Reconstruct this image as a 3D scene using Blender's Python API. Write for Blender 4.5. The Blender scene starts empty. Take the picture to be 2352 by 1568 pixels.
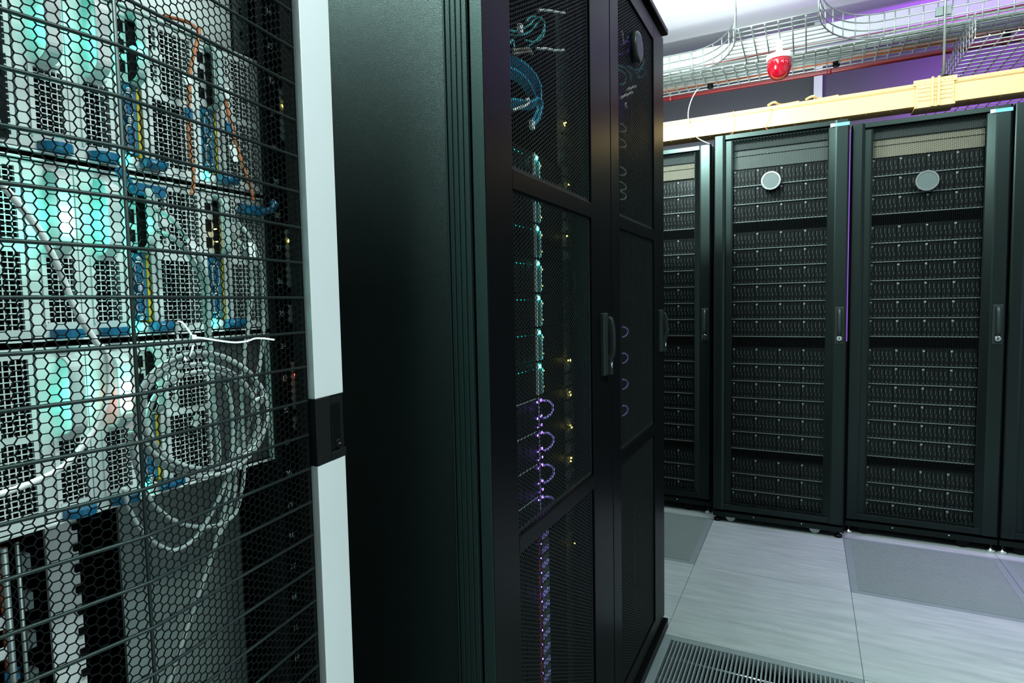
import bpy, math, random
from mathutils import Vector, Matrix
random.seed(7)
SC = bpy.context.scene
COL = SC.collection
pi = math.pi
# ------------------------------------------------------------------ camera
F_PX, YAW, PIT, ROL, H = 1351.91, 0.465984, 0.0649951, -0.0191159, 1.165
cy_, sy_ = math.cos(YAW), math.sin(YAW)
FW = Vector((-sy_*math.cos(PIT), cy_*math.cos(PIT), -math.sin(PIT)))
RT0 = Vector((cy_, sy_, 0)); UP0 = RT0.cross(FW)
RT = math.cos(ROL)*RT0 + math.sin(ROL)*UP0
UP = -math.sin(ROL)*RT0 + math.cos(ROL)*UP0
CAMP = Vector((0, 0, H))
cd = bpy.data.cameras.new('camera'); cam = bpy.data.objects.new('camera', cd); COL.objects.link(cam)
cd.sensor_width = 36; cd.lens = F_PX/2352*36; cd.clip_start = 0.02; cd.clip_end = 60
cam.matrix_world = Matrix(((RT.x, UP.x, -FW.x, 0), (RT.y, UP.y, -FW.y, 0), (RT.z, UP.z, -FW.z, H), (0, 0, 0, 1)))
SC.camera = cam
def P(px, py, X=None, Y=None, Z=None):
    d = (px-1176)/F_PX*RT - (py-784)/F_PX*UP + FW
    if X is not None: t = X/d.x
    elif Y is not None: t = Y/d.y
    else: t = (Z-H)/d.z
    return CAMP + t*d

# ------------------------------------------------------------------ materials
def mat(name, col, rough=.5, metal=0., bump=0., bscale=200., var=0., vscale=8., spec=.5, emit=None, es=0., coat=0., trans=0., tint=None):
    m = bpy.data.materials.new(name); m.use_nodes = True
    nt = m.node_tree; b = nt.nodes['Principled BSDF']
    b.inputs['Base Color'].default_value = (*col, 1); b.inputs['Roughness'].default_value = rough
    b.inputs['Metallic'].default_value = metal; b.inputs['Specular IOR Level'].default_value = spec
    b.inputs['Coat Weight'].default_value = coat
    b.inputs['Transmission Weight'].default_value = trans
    if tint: b.inputs['Specular Tint'].default_value = (*tint, 1)
    tc = nt.nodes.new('ShaderNodeTexCoord')
    if bump > 0:
        n = nt.nodes.new('ShaderNodeTexNoise'); n.inputs['Scale'].default_value = bscale; n.inputs['Detail'].default_value = 2
        bp = nt.nodes.new('ShaderNodeBump'); bp.inputs['Strength'].default_value = bump; bp.inputs['Distance'].default_value = .002
        nt.links.new(tc.outputs['Object'], n.inputs['Vector']); nt.links.new(n.outputs['Fac'], bp.inputs['Height']); nt.links.new(bp.outputs['Normal'], b.inputs['Normal'])
    if var > 0:
        n = nt.nodes.new('ShaderNodeTexNoise'); n.inputs['Scale'].default_value = vscale; n.inputs['Detail'].default_value = 4
        mx = nt.nodes.new('ShaderNodeMix'); mx.data_type = 'RGBA'
        mx.inputs['A'].default_value = (*[c*(1-var) for c in col], 1); mx.inputs['B'].default_value = (*[min(1, c*(1+var)) for c in col], 1)
        nt.links.new(tc.outputs['Object'], n.inputs['Vector']); nt.links.new(n.outputs['Fac'], mx.inputs['Factor']); nt.links.new(mx.outputs['Result'], b.inputs['Base Color'])
    if emit:
        b.inputs['Emission Color'].default_value = (*emit, 1); b.inputs['Emission Strength'].default_value = es
    return m
M = dict(
 black=mat('black_powder_coat', (.0018, .002, .0021), .30, spec=.25, bump=.05, bscale=500, var=.2, tint=(.72, 1, .96)),
 grain=mat('grained_black_panel', (.0012, .002, .0019), .55, bump=.6, bscale=1000, spec=.3, tint=(.6, 1, .94)),
 ribp=mat('ribbed_post_lit_tone', (.005, .0105, .0098), .42, spec=.45, bump=.25, bscale=900, tint=(.6, 1, .94)),  # black paint lightened towards teal to put in light from the front
 satin=mat('satin_black_door', (.0012, .0015, .0015), .32, bump=.02, bscale=300, var=.15, vscale=4, spec=.36, tint=(.72, 1, .96)),
 doorp=mat('black_cabinet_door_paint', (.0018, .0019, .0023), .34, bump=.05, bscale=600, var=.15, vscale=4, spec=.065),
 mesh=mat('black_perforated_steel', (.004, .005, .005), .42, var=.15, spec=.06, tint=(.72, 1, .96)),
 mesh2=mat('perforated_steel_lit', (.0095, .0115, .0115), .42, var=.15, spec=.08),  # black mesh paled to put in the light its webs catch
 rod=mat('grey_black_rod', (.007, .0095, .0095), .42, bump=.08, bscale=900, spec=.3, tint=(.72, 1, .96)),
 dark=mat('dark_plastic', (.002, .0024, .0024), .5, var=.2, spec=.1),
 void=mat('matt_black', (.003, .003, .003), .8, var=.1, spec=.1),
 inner=mat('inner_black_paint', (.0022, .0028, .0028), .55, var=.1, spec=.2),
 drive=mat('dark_grey_carrier', (.0022, .003, .003), .26, spec=.3, var=.3, vscale=60),
 latch=mat('grey_latch', (.05, .064, .064), .3, metal=.3, var=.2, vscale=80),
 edge=mat('grey_server_edge', (.17, .2, .2), .35, metal=.5, var=.5, vscale=120),
 dot=mat('pale_release_button', (.22, .25, .25), .4, var=.1),
 silver=mat('brushed_aluminium', (.63, .65, .66), .42, metal=.35, bump=.02, bscale=300, var=.04, vscale=6),
 white=mat('white_painted_steel', (.66, .69, .68), .38, var=.04, vscale=30),
 lever=mat('pale_grey_lever', (.60, .62, .62), .42, var=.05, vscale=40),
 leverg=mat('green_grey_lever', (.36, .47, .45), .4, var=.05, vscale=40),
 wsheet=mat('white_sheet_steel', (.80, .83, .82), .4, var=.03),
 grey=mat('grey_sheet_steel', (.24, .29, .28), .45, var=.06, vscale=6),
 dgrey=mat('dark_grey_sheet', (.07, .085, .085), .5, var=.15),
 steel=mat('zinc_wire', (.42, .45, .45), .36, metal=.75, var=.1),
 dsteel=mat('dull_steel', (.12, .14, .14), .4, metal=.6, var=.2),
 chrome=mat('bright_steel', (.75, .76, .76), .18, metal=1., var=.04),
 blue=mat('blue_plastic', (.006, .115, .235), .35, var=.1),
 bluep=mat('blue_connector_plate', (.01, .15, .27), .4, var=.1),
 yellow=mat('yellow_edge', (.55, .42, .02), .4, var=.2, vscale=60),
 cab=mat('grey_cable_jacket', (.30, .34, .33), .5, var=.06),
 cabw=mat('white_cable_jacket', (.72, .74, .72), .45, var=.04),
 orange=mat('orange_fibre_jacket', (.66, .19, .07), .45, var=.06),
 copper=mat('orange_red_conduit', (.42, .10, .035), .45, var=.1),
 bcable=mat('blue_patch_cable', (.008, .27, .46), .45, var=.08),
 tcable=mat('teal_patch_cable', (.04, .36, .36), .45, var=.08),
 pcable=mat('violet_patch_cable', (.16, .06, .42), .45, var=.08),
 redp=mat('dark_red_pipe', (.12, .006, .007), .4, var=.1),
 red=mat('red_strip', (.30, .03, .02), .4, var=.1),
 tie=mat('white_nylon', (.82, .86, .85), .4, var=.03),
 tag=mat('white_tag', (.85, .88, .87), .6, var=.03),
 duct=mat('amber_fibre_duct', (.74, .44, .165), .42, var=.03, vscale=4),
 beige=mat('beige_cardboard_panel', (.20, .175, .13), .7, var=.06, vscale=5),
 cover=mat('dark_green_grey_panel', (.04, .053, .05), .5, var=.08),
 brush=mat('black_brush', (.02, .028, .028), .7, var=.4, vscale=300),
 badge=mat('grey_badge_face', (.04, .058, .058), .4, var=.04),
 ceil=mat('white_ceiling_paint', (.70, .69, .74), .6, var=.03, vscale=2),
 wall=mat('mauve_grey_wall_paint', (.075, .066, .088), .55, var=.06, vscale=2),
 wallw=mat('pale_grey_wall_paint', (.42, .45, .45), .6, var=.04, vscale=2),
 trim=mat('white_trim_paint', (.82, .84, .83), .4, var=.03),
 ylab=mat('yellow_warning_sticker', (.62, .52, .04), .5, var=.05),
 plab=mat('blue_label', (.10, .40, .62), .4, var=.05),
 hand=mat('grey_black_handle', (.007, .011, .0105), .42, var=.1, spec=.25),
 tpanel=mat('dark_teal_panel', (.01, .10, .10), .45, var=.1),
 numb=mat('white_print', (.85, .9, .9), .6, var=.05),
 gr=mat('grey_grille_metal', (.15, .18, .19), .35, metal=.4, var=.08),
 gr2=mat('pale_vent_tile', (.15, .175, .18), .4, metal=.3, var=.06),
 caster=mat('grey_caster', (.5, .52, .52), .4, var=.05),
 lens=mat('red_beacon_lens', (.30, .002, .012), .12, coat=.6, emit=(.9, .01, .03), es=.0, var=.25, vscale=40),
 teal=mat('teal_led', (0, .5, .4), .4, emit=(.02, 1, .78), es=18, var=.01),
 tealb=mat('bright_teal_led', (0, .5, .4), .4, emit=(.10, 1, .80), es=160, var=.01),
 teals=mat('soft_teal_led', (0, .5, .4), .4, emit=(.05, 1, .88), es=70, var=.01),
 tealp=mat('teal_reflection_glow', (0, .5, .4), .4, emit=(.0, 1, .85), es=3, var=.01),  # glow for reflections of the teal LEDs, no lamp of its own
 yled=mat('amber_led', (.5, .35, 0), .4, emit=(1, .72, .10), es=14, var=.01),
 rled=mat('red_led', (.5, 0, 0), .4, emit=(1, .05, .04), es=30, var=.01),
 vled=mat('violet_led', (.2, .1, .5), .4, emit=(.28, .10, 1), es=16, var=.01),
 vtube=mat('violet_glow_on_parts', (.35, .34, .55), .4, emit=(.20, .14, .9), es=.22, var=.05),  # violet LED light on the ring handles put in as faint emission
 vstrip=mat('violet_light_strip', (.3, .1, .6), .5, emit=(.36, .07, .85), es=.22, var=.01),
 wglow=mat('pale_strip_glow', (.45, .5, .5), .35, emit=(.75, .95, .9), es=.07, var=.05),  # plain pale strips; LED light on them put in as faint emission
 pin=mat('dark_pin_field', (.01, .05, .10), .5, var=.2),
 lampface=mat('lit_luminaire_diffuser', (.9, .95, .93), .5, emit=(.85, 1, .95), es=2.0, var=.01),
)
def tilemat():
    m = bpy.data.materials.new('floor_laminate'); m.use_nodes = True; nt = m.node_tree; b = nt.nodes['Principled BSDF']
    tc = nt.nodes.new('ShaderNodeTexCoord'); mp = nt.nodes.new('ShaderNodeMapping'); mp.inputs['Scale'].default_value = (2.6, 22, 1)
    mp.inputs['Rotation'].default_value = (0, 0, .06)
    n = nt.nodes.new('ShaderNodeTexNoise'); n.inputs['Scale'].default_value = 1.6; n.inputs['Detail'].default_value = 6; n.inputs['Roughness'].default_value = .62
    cr = nt.nodes.new('ShaderNodeValToRGB'); e = cr.color_ramp.elements
    e[0].position = .34; e[0].color = (.135, .152, .157, 1); e[1].position = .66; e[1].color = (.190, .207, .214, 1)
    n2 = nt.nodes.new('ShaderNodeTexNoise'); n2.inputs['Scale'].default_value = 55; n2.inputs['Detail'].default_value = 1
    cr2 = nt.nodes.new('ShaderNodeValToRGB'); e = cr2.color_ramp.elements
    e[0].position = .185; e[0].color = (.6, .6, .6, 1); e[1].position = .22; e[1].color = (1, 1, 1, 1)
    mx = nt.nodes.new('ShaderNodeMix'); mx.data_type = 'RGBA'; mx.blend_type = 'MULTIPLY'; mx.inputs['Factor'].default_value = 1
    L = nt.links.new
    L(tc.outputs['Object'], mp.inputs['Vector']); L(mp.outputs['Vector'], n.inputs['Vector']); L(n.outputs['Fac'], cr.inputs['Fac'])
    L(tc.outputs['Object'], n2.inputs['Vector']); L(n2.outputs['Fac'], cr2.inputs['Fac'])
    L(cr.outputs['Color'], mx.inputs['A']); L(cr2.outputs['Color'], mx.inputs['B']); L(mx.outputs['Result'], b.inputs['Base Color'])
    b.inputs['Roughness'].default_value = .42
    return m
M['tile'] = tilemat()

# ------------------------------------------------------------------ mesh builder
ORG = {}
class MB:
    def __init__(s): s.v = []; s.f = []; s.m = []; s.sm = []
    def face(s, idx, m=0, sm=False): s.f.append(tuple(idx)); s.m.append(m); s.sm.append(sm)
    def hexa(s, c, m=0):
        o = len(s.v); s.v += [tuple(p) for p in c]
        for q in ((0, 3, 2, 1), (4, 5, 6, 7), (0, 1, 5, 4), (1, 2, 6, 5), (2, 3, 7, 6), (3, 0, 4, 7)): s.face([o+i for i in q], m)
        return s
    def box(s, x0, x1, y0, y1, z0, z1, m=0):
        if x0 > x1: x0, x1 = x1, x0
        if y0 > y1: y0, y1 = y1, y0
        if z0 > z1: z0, z1 = z1, z0
        return s.hexa([(x0, y0, z0), (x1, y0, z0), (x1, y1, z0), (x0, y1, z0), (x0, y0, z1), (x1, y0, z1), (x1, y1, z1), (x0, y1, z1)], m)
    def tube(s, pts, r, n=8, m=0, cap=True, closed=False):
        pts = [Vector(p) for p in pts]; N = len(pts); rings = []
        t = (pts[1]-pts[0]).normalized(); ref = Vector((0, 0, 1)) if abs(t.z) < .9 else Vector((1, 0, 0))
        u = t.cross(ref).normalized()
        for i, p in enumerate(pts):
            a = pts[i-1] if i > 0 else (pts[-1] if closed else p); b = pts[i+1] if i < N-1 else (pts[0] if closed else p)
            t = (b-a)
            if t.length < 1e-9: t = Vector((0, 0, 1))
            t.normalize(); u = u - t*u.dot(t)
            if u.length < 1e-6: u = t.orthogonal()
            u.normalize(); w = t.cross(u); rr = r[i] if isinstance(r, (list, tuple)) else r
            o = len(s.v)
            for k in range(n):
                a_ = 2*pi*k/n; s.v.append(tuple(p+u*math.cos(a_)*rr+w*math.sin(a_)*rr))
            rings.append(o)
        for i in range(N-1 if not closed else N):
            a = rings[i]; b = rings[(i+1) % N]
            for k in range(n): s.face((a+k, a+(k+1) % n, b+(k+1) % n, b+k), m, True)
        if cap and not closed:
            s.face([rings[0]+k for k in range(n)][::-1], m); s.face([rings[-1]+k for k in range(n)], m)
        return s
    def cyl(s, p0, p1, r, n=16, m=0): return s.tube([p0, p1], r, n, m)
    def lathe(s, c, prof, n=24, axis='z', m=0):
        rings = []
        for (r, h) in prof:
            o = len(s.v)
            for k in range(n):
                a = 2*pi*k/n; A, B = math.cos(a)*r, math.sin(a)*r
                v = {'z': (A, B, h), 'x': (h, A, B), 'y': (B, h, A)}[axis]
                s.v.append((c[0]+v[0], c[1]+v[1], c[2]+v[2]))
            rings.append(o)
        for i in range(len(rings)-1):
            a, b = rings[i], rings[i+1]
            for k in range(n): s.face((a+k, a+(k+1) % n, b+(k+1) % n, b+k), m, True)
        s.face([rings[0]+k for k in range(n)][::-1], m); s.face([rings[-1]+k for k in range(n)], m)
        return s
    def strip(s, path, wdir, w, thick, m=0):
        """flat strip of width w (along wdir) and given thickness along a polyline"""
        path = [Vector(p) for p in path]; wd = Vector(wdir).normalized(); o0 = len(s.v); N = len(path)
        for i, p in enumerate(path):
            t = (path[min(i+1, N-1)]-path[max(i-1, 0)]).normalized(); nn = t.cross(wd).normalized()
            for a, b in ((-1, -1), (1, -1), (1, 1), (-1, 1)): s.v.append(tuple(p+wd*a*w/2+nn*b*thick/2))
        for i in range(N-1):
            a = o0+4*i; b = a+4
            for k in range(4): s.face((a+k, a+(k+1) % 4, b+(k+1) % 4, b+k), m)
        s.face((o0+3, o0+2, o0+1, o0), m); e = o0+4*(N-1); s.face((e, e+1, e+2, e+3), m)
        return s
    def build(s, name, mats, parent=None, bevel=0., org=None):
        if not isinstance(mats, (list, tuple)): mats = [mats]
        o = Vector(org) if org is not None else (ORG[parent.name] if parent is not None else Vector((0, 0, 0)))
        me = bpy.data.meshes.new(name)
        me.from_pydata([(v[0]-o.x, v[1]-o.y, v[2]-o.z) for v in s.v], [], s.f)
        for mm in mats: me.materials.append(M[mm] if isinstance(mm, str) else mm)
        me.polygons.foreach_set('material_index', s.m); me.polygons.foreach_set('use_smooth', s.sm); me.update()
        ob = bpy.data.objects.new(name, me); COL.objects.link(ob)
        if parent is not None: ob.parent = parent
        else: ob.location = o
        ORG[ob.name] = o.copy()
        if bevel > 0:
            b = ob.modifiers.new('edge', 'BEVEL'); b.width = bevel; b.segments = 2; b.limit_method = 'ANGLE'
        return ob
def tag(o, label, cat, group=None):
    o['label'] = label; o['category'] = cat
    if group: o['group'] = group
    return o
def thing(name, loc, label, cat, group=None):
    o = bpy.data.objects.new(name, None); COL.objects.link(o); o.location = loc; o.empty_display_size = .05
    ORG[o.name] = Vector(loc); return tag(o, label, cat, group)
def struct(name, mb, m):
    o = mb.build(name, m); o['kind'] = 'structure'; return o
def copy_thing(root, loc, label, group=None):
    r = root.copy(); COL.objects.link(r); r.location = loc; ORG[r.name] = Vector(loc); r['label'] = label
    if group: r['group'] = group
    for ch in list(root.children):
        c = ch.copy(); COL.objects.link(c); c.parent = r; ORG[c.name] = Vector(loc)
        for g in list(ch.children):
            d = g.copy(); COL.objects.link(d); d.parent = c; ORG[d.name] = Vector(loc)
    return r
def smooth(pts, k=6):
    pts = [Vector(p) for p in pts]
    if len(pts) < 3: return pts
    out = []
    for i in range(len(pts)-1):
        p0 = pts[max(i-1, 0)]; p1 = pts[i]; p2 = pts[i+1]; p3 = pts[min(i+2, len(pts)-1)]
        for j in range(k):
            t = j/k
            out.append(.5*((2*p1)+(-p0+p2)*t+(2*p0-5*p1+4*p2-p3)*t*t+(-p0+3*p1-3*p2+p3)*t**3))
    return out+[pts[-1]]
ORD = ['topmost', 'second', 'third', 'fourth', 'fifth', 'sixth', 'seventh', 'eighth', 'ninth', 'tenth', 'eleventh', 'twelfth', 'thirteenth', 'fourteenth', 'fifteenth', 'sixteenth', 'seventeenth', 'lowest']
def hexpanel(W, Hh, pitch, bar, thick, mapf, back=True, solid_edge=True):
    """perforated sheet: flat-top hexagonal holes, full cells; mapf(u, v, t) -> xyz"""
    mb = MB(); R = pitch/math.sqrt(3); r = R-bar/math.sqrt(3)*1.0
    dx = 1.5*R; nc = int((W-2*R)/dx)+1; nr = int((Hh-1.5*pitch)/pitch)+1
    ox = (W-(nc-1)*dx)/2; oz = (Hh-(nr-.5)*pitch)/2+pitch*.25
    ang = [math.cos(pi/3*k) for k in range(6)], [math.sin(pi/3*k) for k in range(6)]
    V = mb.v
    for c in range(nc):
        cu = ox+c*dx
        for q in range(nr):
            cv = oz+q*pitch+(pitch/2 if c % 2 else 0)-pitch*.25+pitch*.25
            o = len(V); sol = solid_edge and (c in (0, nc-1) or q in (0, nr-1))
            for k in range(6): V.append(mapf(cu+R*ang[0][k], cv+R*ang[1][k], thick))
            if sol:
                mb.face([o+k for k in range(6)]); continue
            for k in range(6): V.append(mapf(cu+r*ang[0][k], cv+r*ang[1][k], thick))
            for k in range(6): V.append(mapf(cu+r*ang[0][k], cv+r*ang[1][k], 0))
            for k in range(6):
                j = (k+1) % 6
                mb.face((o+k, o+j, o+6+j, o+6+k)); mb.face((o+6+k, o+6+j, o+12+j, o+12+k))
            if back:
                for k in range(6): V.append(mapf(cu+R*ang[0][k], cv+R*ang[1][k], 0))
                for k in range(6):
                    j = (k+1) % 6; mb.face((o+12+k, o+12+j, o+18+j, o+18+k))
    return mb
def text(name, body, loc, axes, size, m, parent, sp=1., depth=.0003):
    cu = bpy.data.curves.new(name, 'FONT'); cu.body = body; cu.size = size; cu.extrude = depth; cu.space_line = sp; cu.align_x = 'LEFT'
    cu.materials.append(M[m]); o = bpy.data.objects.new(name, cu); COL.objects.link(o); o.parent = parent
    x, y = Vector(axes[0]), Vector(axes[1]); z = x.cross(y); l = Vector(loc)-ORG[parent.name]
    o.matrix_local = Matrix(((x.x, y.x, z.x, l.x), (x.y, y.y, z.y, l.y), (x.z, y.z, z.z, l.z), (0, 0, 0, 1)))
    dg = bpy.context.evaluated_depsgraph_get(); me = bpy.data.meshes.new_from_object(o.evaluated_get(dg)); mw = o.matrix_local.copy(); bpy.data.objects.remove(o)
    o = bpy.data.objects.new(name, me); COL.objects.link(o); o.parent = parent; o.matrix_local = mw
    return o
def cable(name, pts, r, m, label, cat='cable', group=None, n=8, k=6):
    mb = MB(); mb.tube(smooth(pts, k), r, n); return tag(mb.build(name, m, org=pts[0]), label, cat, group)

# ================================================================== THE ROOM
XA, XB, YA, YB, ZC = -4.2, 3.6, -4.6, 5.0, 3.14
GR = {(-1, 1): 0, (-2, 3): 0, (0, 3): 0, (1, 3): 0}          # cells of the raised floor that hold vent tiles
fl = MB(); g = .0008
for i in range(-8, 6):
    for j in range(-10, 8):
        if (i, j) in GR: continue
        x0 = .167+.6*i; y0 = .81+.6*j
        fl.box(x0+g, x0+.6-g, y0+g, y0+.6-g, -.03, 0, 0)
fl.box(-4.7, 3.8, -5.2, 5.7, -.36, -.35, 1)
struct('floor', fl, ['tile', 'void'])
cl = MB(); cl.box(XA-.1, XB+.1, YA-.1, YB+.1, ZC, ZC+.05)
for k in range(8): cl.box(XA, XB, YA+.6+1.2*k, YA+.608+1.2*k, ZC-.003, ZC)
for k in range(7): cl.box(XA+.55+1.2*k, XA+.558+1.2*k, YA, YB, ZC-.003, ZC)
struct('ceiling', cl, 'ceil')
w = MB(); w.box(XA, XB, YB, YB+.1, -.36, ZC)
for (a, b, c, d) in ((-1.05, .0, 2.47, 2.476), (-.75, -.744, 2.3, 2.62), (.25, 2.2, 2.52, 2.526), (.72, .726, 2.2, 2.52)): w.box(a, b, YB-.004, YB, c, d)
struct('wall_back', w, 'wall')
w = MB(); w.box(XA, XB, YA-.1, YA, -.36, ZC); struct('wall_front', w, 'wallw')
w = MB(); w.box(XA-.1, XA, YA, YB, -.36, ZC); struct('wall_left', w, 'wallw')
w = MB(); w.box(XB, XB+.1, YA, YB, -.36, ZC); struct('wall_right', w, 'wallw')
w = MB(); w.box(XA, XB, 4.62, 4.8, 2.885, 3.0); struct('trim_1', w, 'trim')
w = MB(); w.box(.02, .075, 4.9, 5.0, -.3, ZC); struct('trim_2', w, 'trim')

# ---- vent tiles let into the raised floor
def vent(cell, along, pitch, bw, bh, fm, bm, label, rods):
    x0 = .167+.6*cell[0]+.001; y0 = .81+.6*cell[1]+.001; x1 = x0+.598; y1 = y0+.598; e = .026
    t = thing('floor_vent_tile', ((x0+x1)/2, (y0+y1)/2, -.035), label, 'floor vent')
    f = MB(); f.box(x0, x1, y0, y0+e, -.035, 0); f.box(x0, x1, y1-e, y1, -.035, 0); f.box(x0, x0+e, y0+e, y1-e, -.035, 0); f.box(x1-e, x1, y0+e, y1-e, -.035, 0)
    f.build('frame', fm, t)
    b = MB(); k = 0; L0 = e+pitch*.7
    while L0 < .598-e-bw:
        if along == 'y': b.box(x0+L0, x0+L0+bw, y0+e, y1-e, -bh, -.001)
        else: b.box(x0+e, x1-e, y0+L0, y0+L0+bw, -bh, -.001)
        L0 += pitch
    b.build('louvre_bars', bm, t)
    for q in range(rods):
        c = MB(); s_ = .598/(rods+1)*(q+1)
        if along == 'y': c.cyl((x0+e, y0+s_+.02, -bh+.002), (x1-e, y0+s_+.02, -bh+.002), .005, 10)
        else: c.box(x0+s_, x0+s_+.012, y0+e, y1-e, -bh-.012, -bh)
        c.build('cross_rod', 'chrome' if along == 'y' else 'gr', t)
    return t
vent((-1, 1), 'y', .0127, .0046, .024, 'gr', 'gr', 'slotted grey floor vent tile beside the foot of the dark mesh-door cabinets', 4)
vent((-2, 3), 'x', .0115, .0072, .02, 'gr', 'gr2', 'pale ribbed floor vent tile at the foot of the rack half hidden behind the cabinets', 2)
vent((0, 3), 'x', .0115, .0068, .02, 'gr', 'gr2', 'ribbed floor vent tile with violet sheen, its far edge under the rack with beige panel and badge', 2)
vent((1, 3), 'x', .0115, .0068, .02, 'gr', 'gr2', 'ribbed floor vent tile cut off by the right edge of the photo', 2)

# ================================================================== BACK ROW OF RACKS
SW = .43
def make_server():
    t = thing('rack_server', (0, 0, 0), 'server', 'server')
    b = MB(); b.box(.004, SW-.004, .004, .62, .003, .0855); b.build('chassis', 'dark', t)
    d = MB(); x = .006
    for i in range(24):
        if i and i % 6 == 0: x += .004
        d.box(x, x+.0148, -.004, .006, .005, .0815, 0)
        d.box(x+.003, x+.0065, -.0075, -.004, .046, .068, 1)
        d.box(x+.008, x+.0115, -.0065, -.004, .028, .042, 1)
        d.box(x+.004, x+.010, -.006, -.004, .008, .0125, 1)
        if i % 6 == 0: d.box(x+.002, x+.0105, -.009, -.004, .070, .0785, 2)
        x += .0172
    d.build('drive_bay', ['drive', 'latch', 'dot'], t)
    e = MB(); e.box(0, SW, -.009, .004, -.0012, .0032); e.build('edge_strip', 'edge', t)
    return t
proto = make_server(); proto_used = [False]
PITCH = .0885
ZG = [(1.7275, 3), (1.4145, 6), (.8318, 6), (.2575, 3)]
def rack(x0, y0, zb, zt, who, label, panel_mat, badge, lab, xoff=0):
    t = thing('server_rack', (x0+.3, y0+.5, 0), label, 'server rack')
    x1 = x0+.6; D = 1.05
    s = MB(); s.box(x0+.001, x0+.012, y0+.03, y0+D, zb+.02, zt-.003); s.build('side_panel', 'black', t)
    s = MB(); s.box(x1-.012, x1-.001, y0+.03, y0+D, zb+.02, zt-.003); s.build('side_panel', 'black', t)
    s = MB(); s.box(x0+.012, x1-.012, y0+.03, y0+D, zt-.03, zt-.003); s.build('top_panel', 'black', t)
    s = MB(); s.box(x0+.012, x1-.012, y0+D-.01, y0+D, zb+.03, zt-.03); s.build('rear_panel', 'void', t)
    s = MB(); s.box(x0+.002, x1-.002, y0+.012, y0+D, zb-.018, zb+.006)
    for q in (.2, .42): s.lathe((x0+q, y0+.012, zb), [(.0035, -.003), (.002, 0)], 8, 'y', 1)
    s.build('base_plinth', ['black', 'dot'], t, .002)
    for q in (.085, .478):
        c = MB(); c.cyl((x0+q, y0+.045, .024), (x0+q, y0+.07, .024), .024, 16, 0); c.box(x0+q-.016, x0+q+.016, y0+.06, y0+.10, .035, zb-.018, 1)
        c.build('caster', ['caster' if who == 'B' else 'dark', 'dark'], t)
    for q in (.02, .58):
        c = MB(); c.lathe((x0+q, y0+.04, 0), [(.018, 0), (.018, .012), (.006, .016), (.006, zb-.018)], 12); c.build('levelling_foot', 'chrome' if who != 'B' else 'dark', t)
    # door
    d = MB(); zd0, zd1 = zb+.022, zt-.004; ya, yb = y0, y0+.026
    def vprism(pts, z0, z1): 
        o = len(d.v); n = len(pts)
        for z in (z0, z1):
            for (a, b) in pts: d.v.append((x0+a, y0+b, z))
        for k in range(n): d.face((o+k, o+(k+1) % n, o+n+(k+1) % n, o+n+k))
        d.face([o+k for k in range(n)][::-1]); d.face([o+n+k for k in range(n)])
    vprism([(.003, .026), (.003, .004), (.008, 0), (.044, 0), (.056, .006), (.056, .026)], zd0, zd1)
    vprism([(.056, .026), (.056, .019), (.087, .019), (.087, .026)], zd0, zd1)
    vprism([(.513, .026), (.513, .017), (.540, .001), (.546, 0), (.590, 0), (.597, .006), (.597, .026)], zd0, zd1)
    d.box(x0+.056, x0+.54, y0+.003, yb, zd1-.022, zd1); d.box(x0+.056, x0+.54, y0+.006, yb, zd0, zd0+.028)
    dr = d.build('door', 'satin', t, .0012)
    mw, mh = .43, zd1-.022-zd0-.028
    if 'hex' not in rack.__dict__:
        rack.hex = hexpanel(mw+.008, 1.862, .0085, .0011, .0012, lambda u, v, k: (u-.004, -k, v), back=False).build('perforated_panel', 'mesh', dr, org=(0, 0, 0))
        hp = rack.hex
    else:
        hp = rack.hex.copy(); COL.objects.link(hp); hp.parent = dr
    hp.location = Vector((x0+.085, y0+.0185, zd0+.026)) - ORG[dr.name]; ORG[hp.name] = ORG[dr.name]
    hx = .568; c = MB(); c.box(x0+hx-.018, x0+hx+.018, y0-.004, y0+.001, .945, 1.118)
    c.tube(smooth([(x0+hx, y0-.003, .985), (x0+hx, y0-.018, 1.0), (x0+hx, y0-.019, 1.05), (x0+hx, y0-.014, 1.095), (x0+hx, y0-.002, 1.108)]), .0095, 10)
    c.build('handle', 'hand', dr, .001)
    c = MB(); c.lathe((x0+hx, y0-.004, .970), [(.0105, -.014), (.012, -.012), (.012, 0)], 18, 'y'); c.box(x0+hx-.0015, x0+hx+.0015, y0-.0195, y0-.0178, .964, .976, 1); c.build('lock', ['chrome', 'dark'], dr)
    if badge:
        bx, bz, br = badge; c = MB(); c.lathe((x0+bx, y0+.0165, bz), [(br-.005, -.019), (br-.0045, -.0185), (br-.0045, 0)], 40, 'y', 0); c.build('badge', 'badge', dr)
        c = MB(); N = 40
        for k in range(N):
            a0, a1 = 2*pi*k/N, 2*pi*(k+1)/N
            q = [(bx+math.cos(a)*r_, bz+math.sin(a)*r_) for a in (a0, a1) for r_ in (br-.0045, br+.0025)]
            c.hexa([(x0+p[0], y, p[1]) for y in (y0-.005, y0+.0165) for p in (q[0], q[1], q[3], q[2])])
        c.build('badge_ring', 'chrome', dr)['label'] = 'bright metal ring round the grey badge'
    if lab:
        c = MB(); zz = zt-.028
        c.box(x0+.519, x0+.596, y0-.0025, y0-.0005, zz-.006, zz+.009, 0); c.box(x0+.519, x0+.536, y0-.003, y0-.0025, zz-.006, zz+.009, 1)
        c.build('label_strip', ['plab', 'tag'], dr)
    # inside
    ys = y0+.062
    s = MB(); s.box(x0+.06, x0+.54, ys-.012, ys+.3, zt-.075, zt-.031); s.build('brush_strip', 'brush', t)
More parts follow.
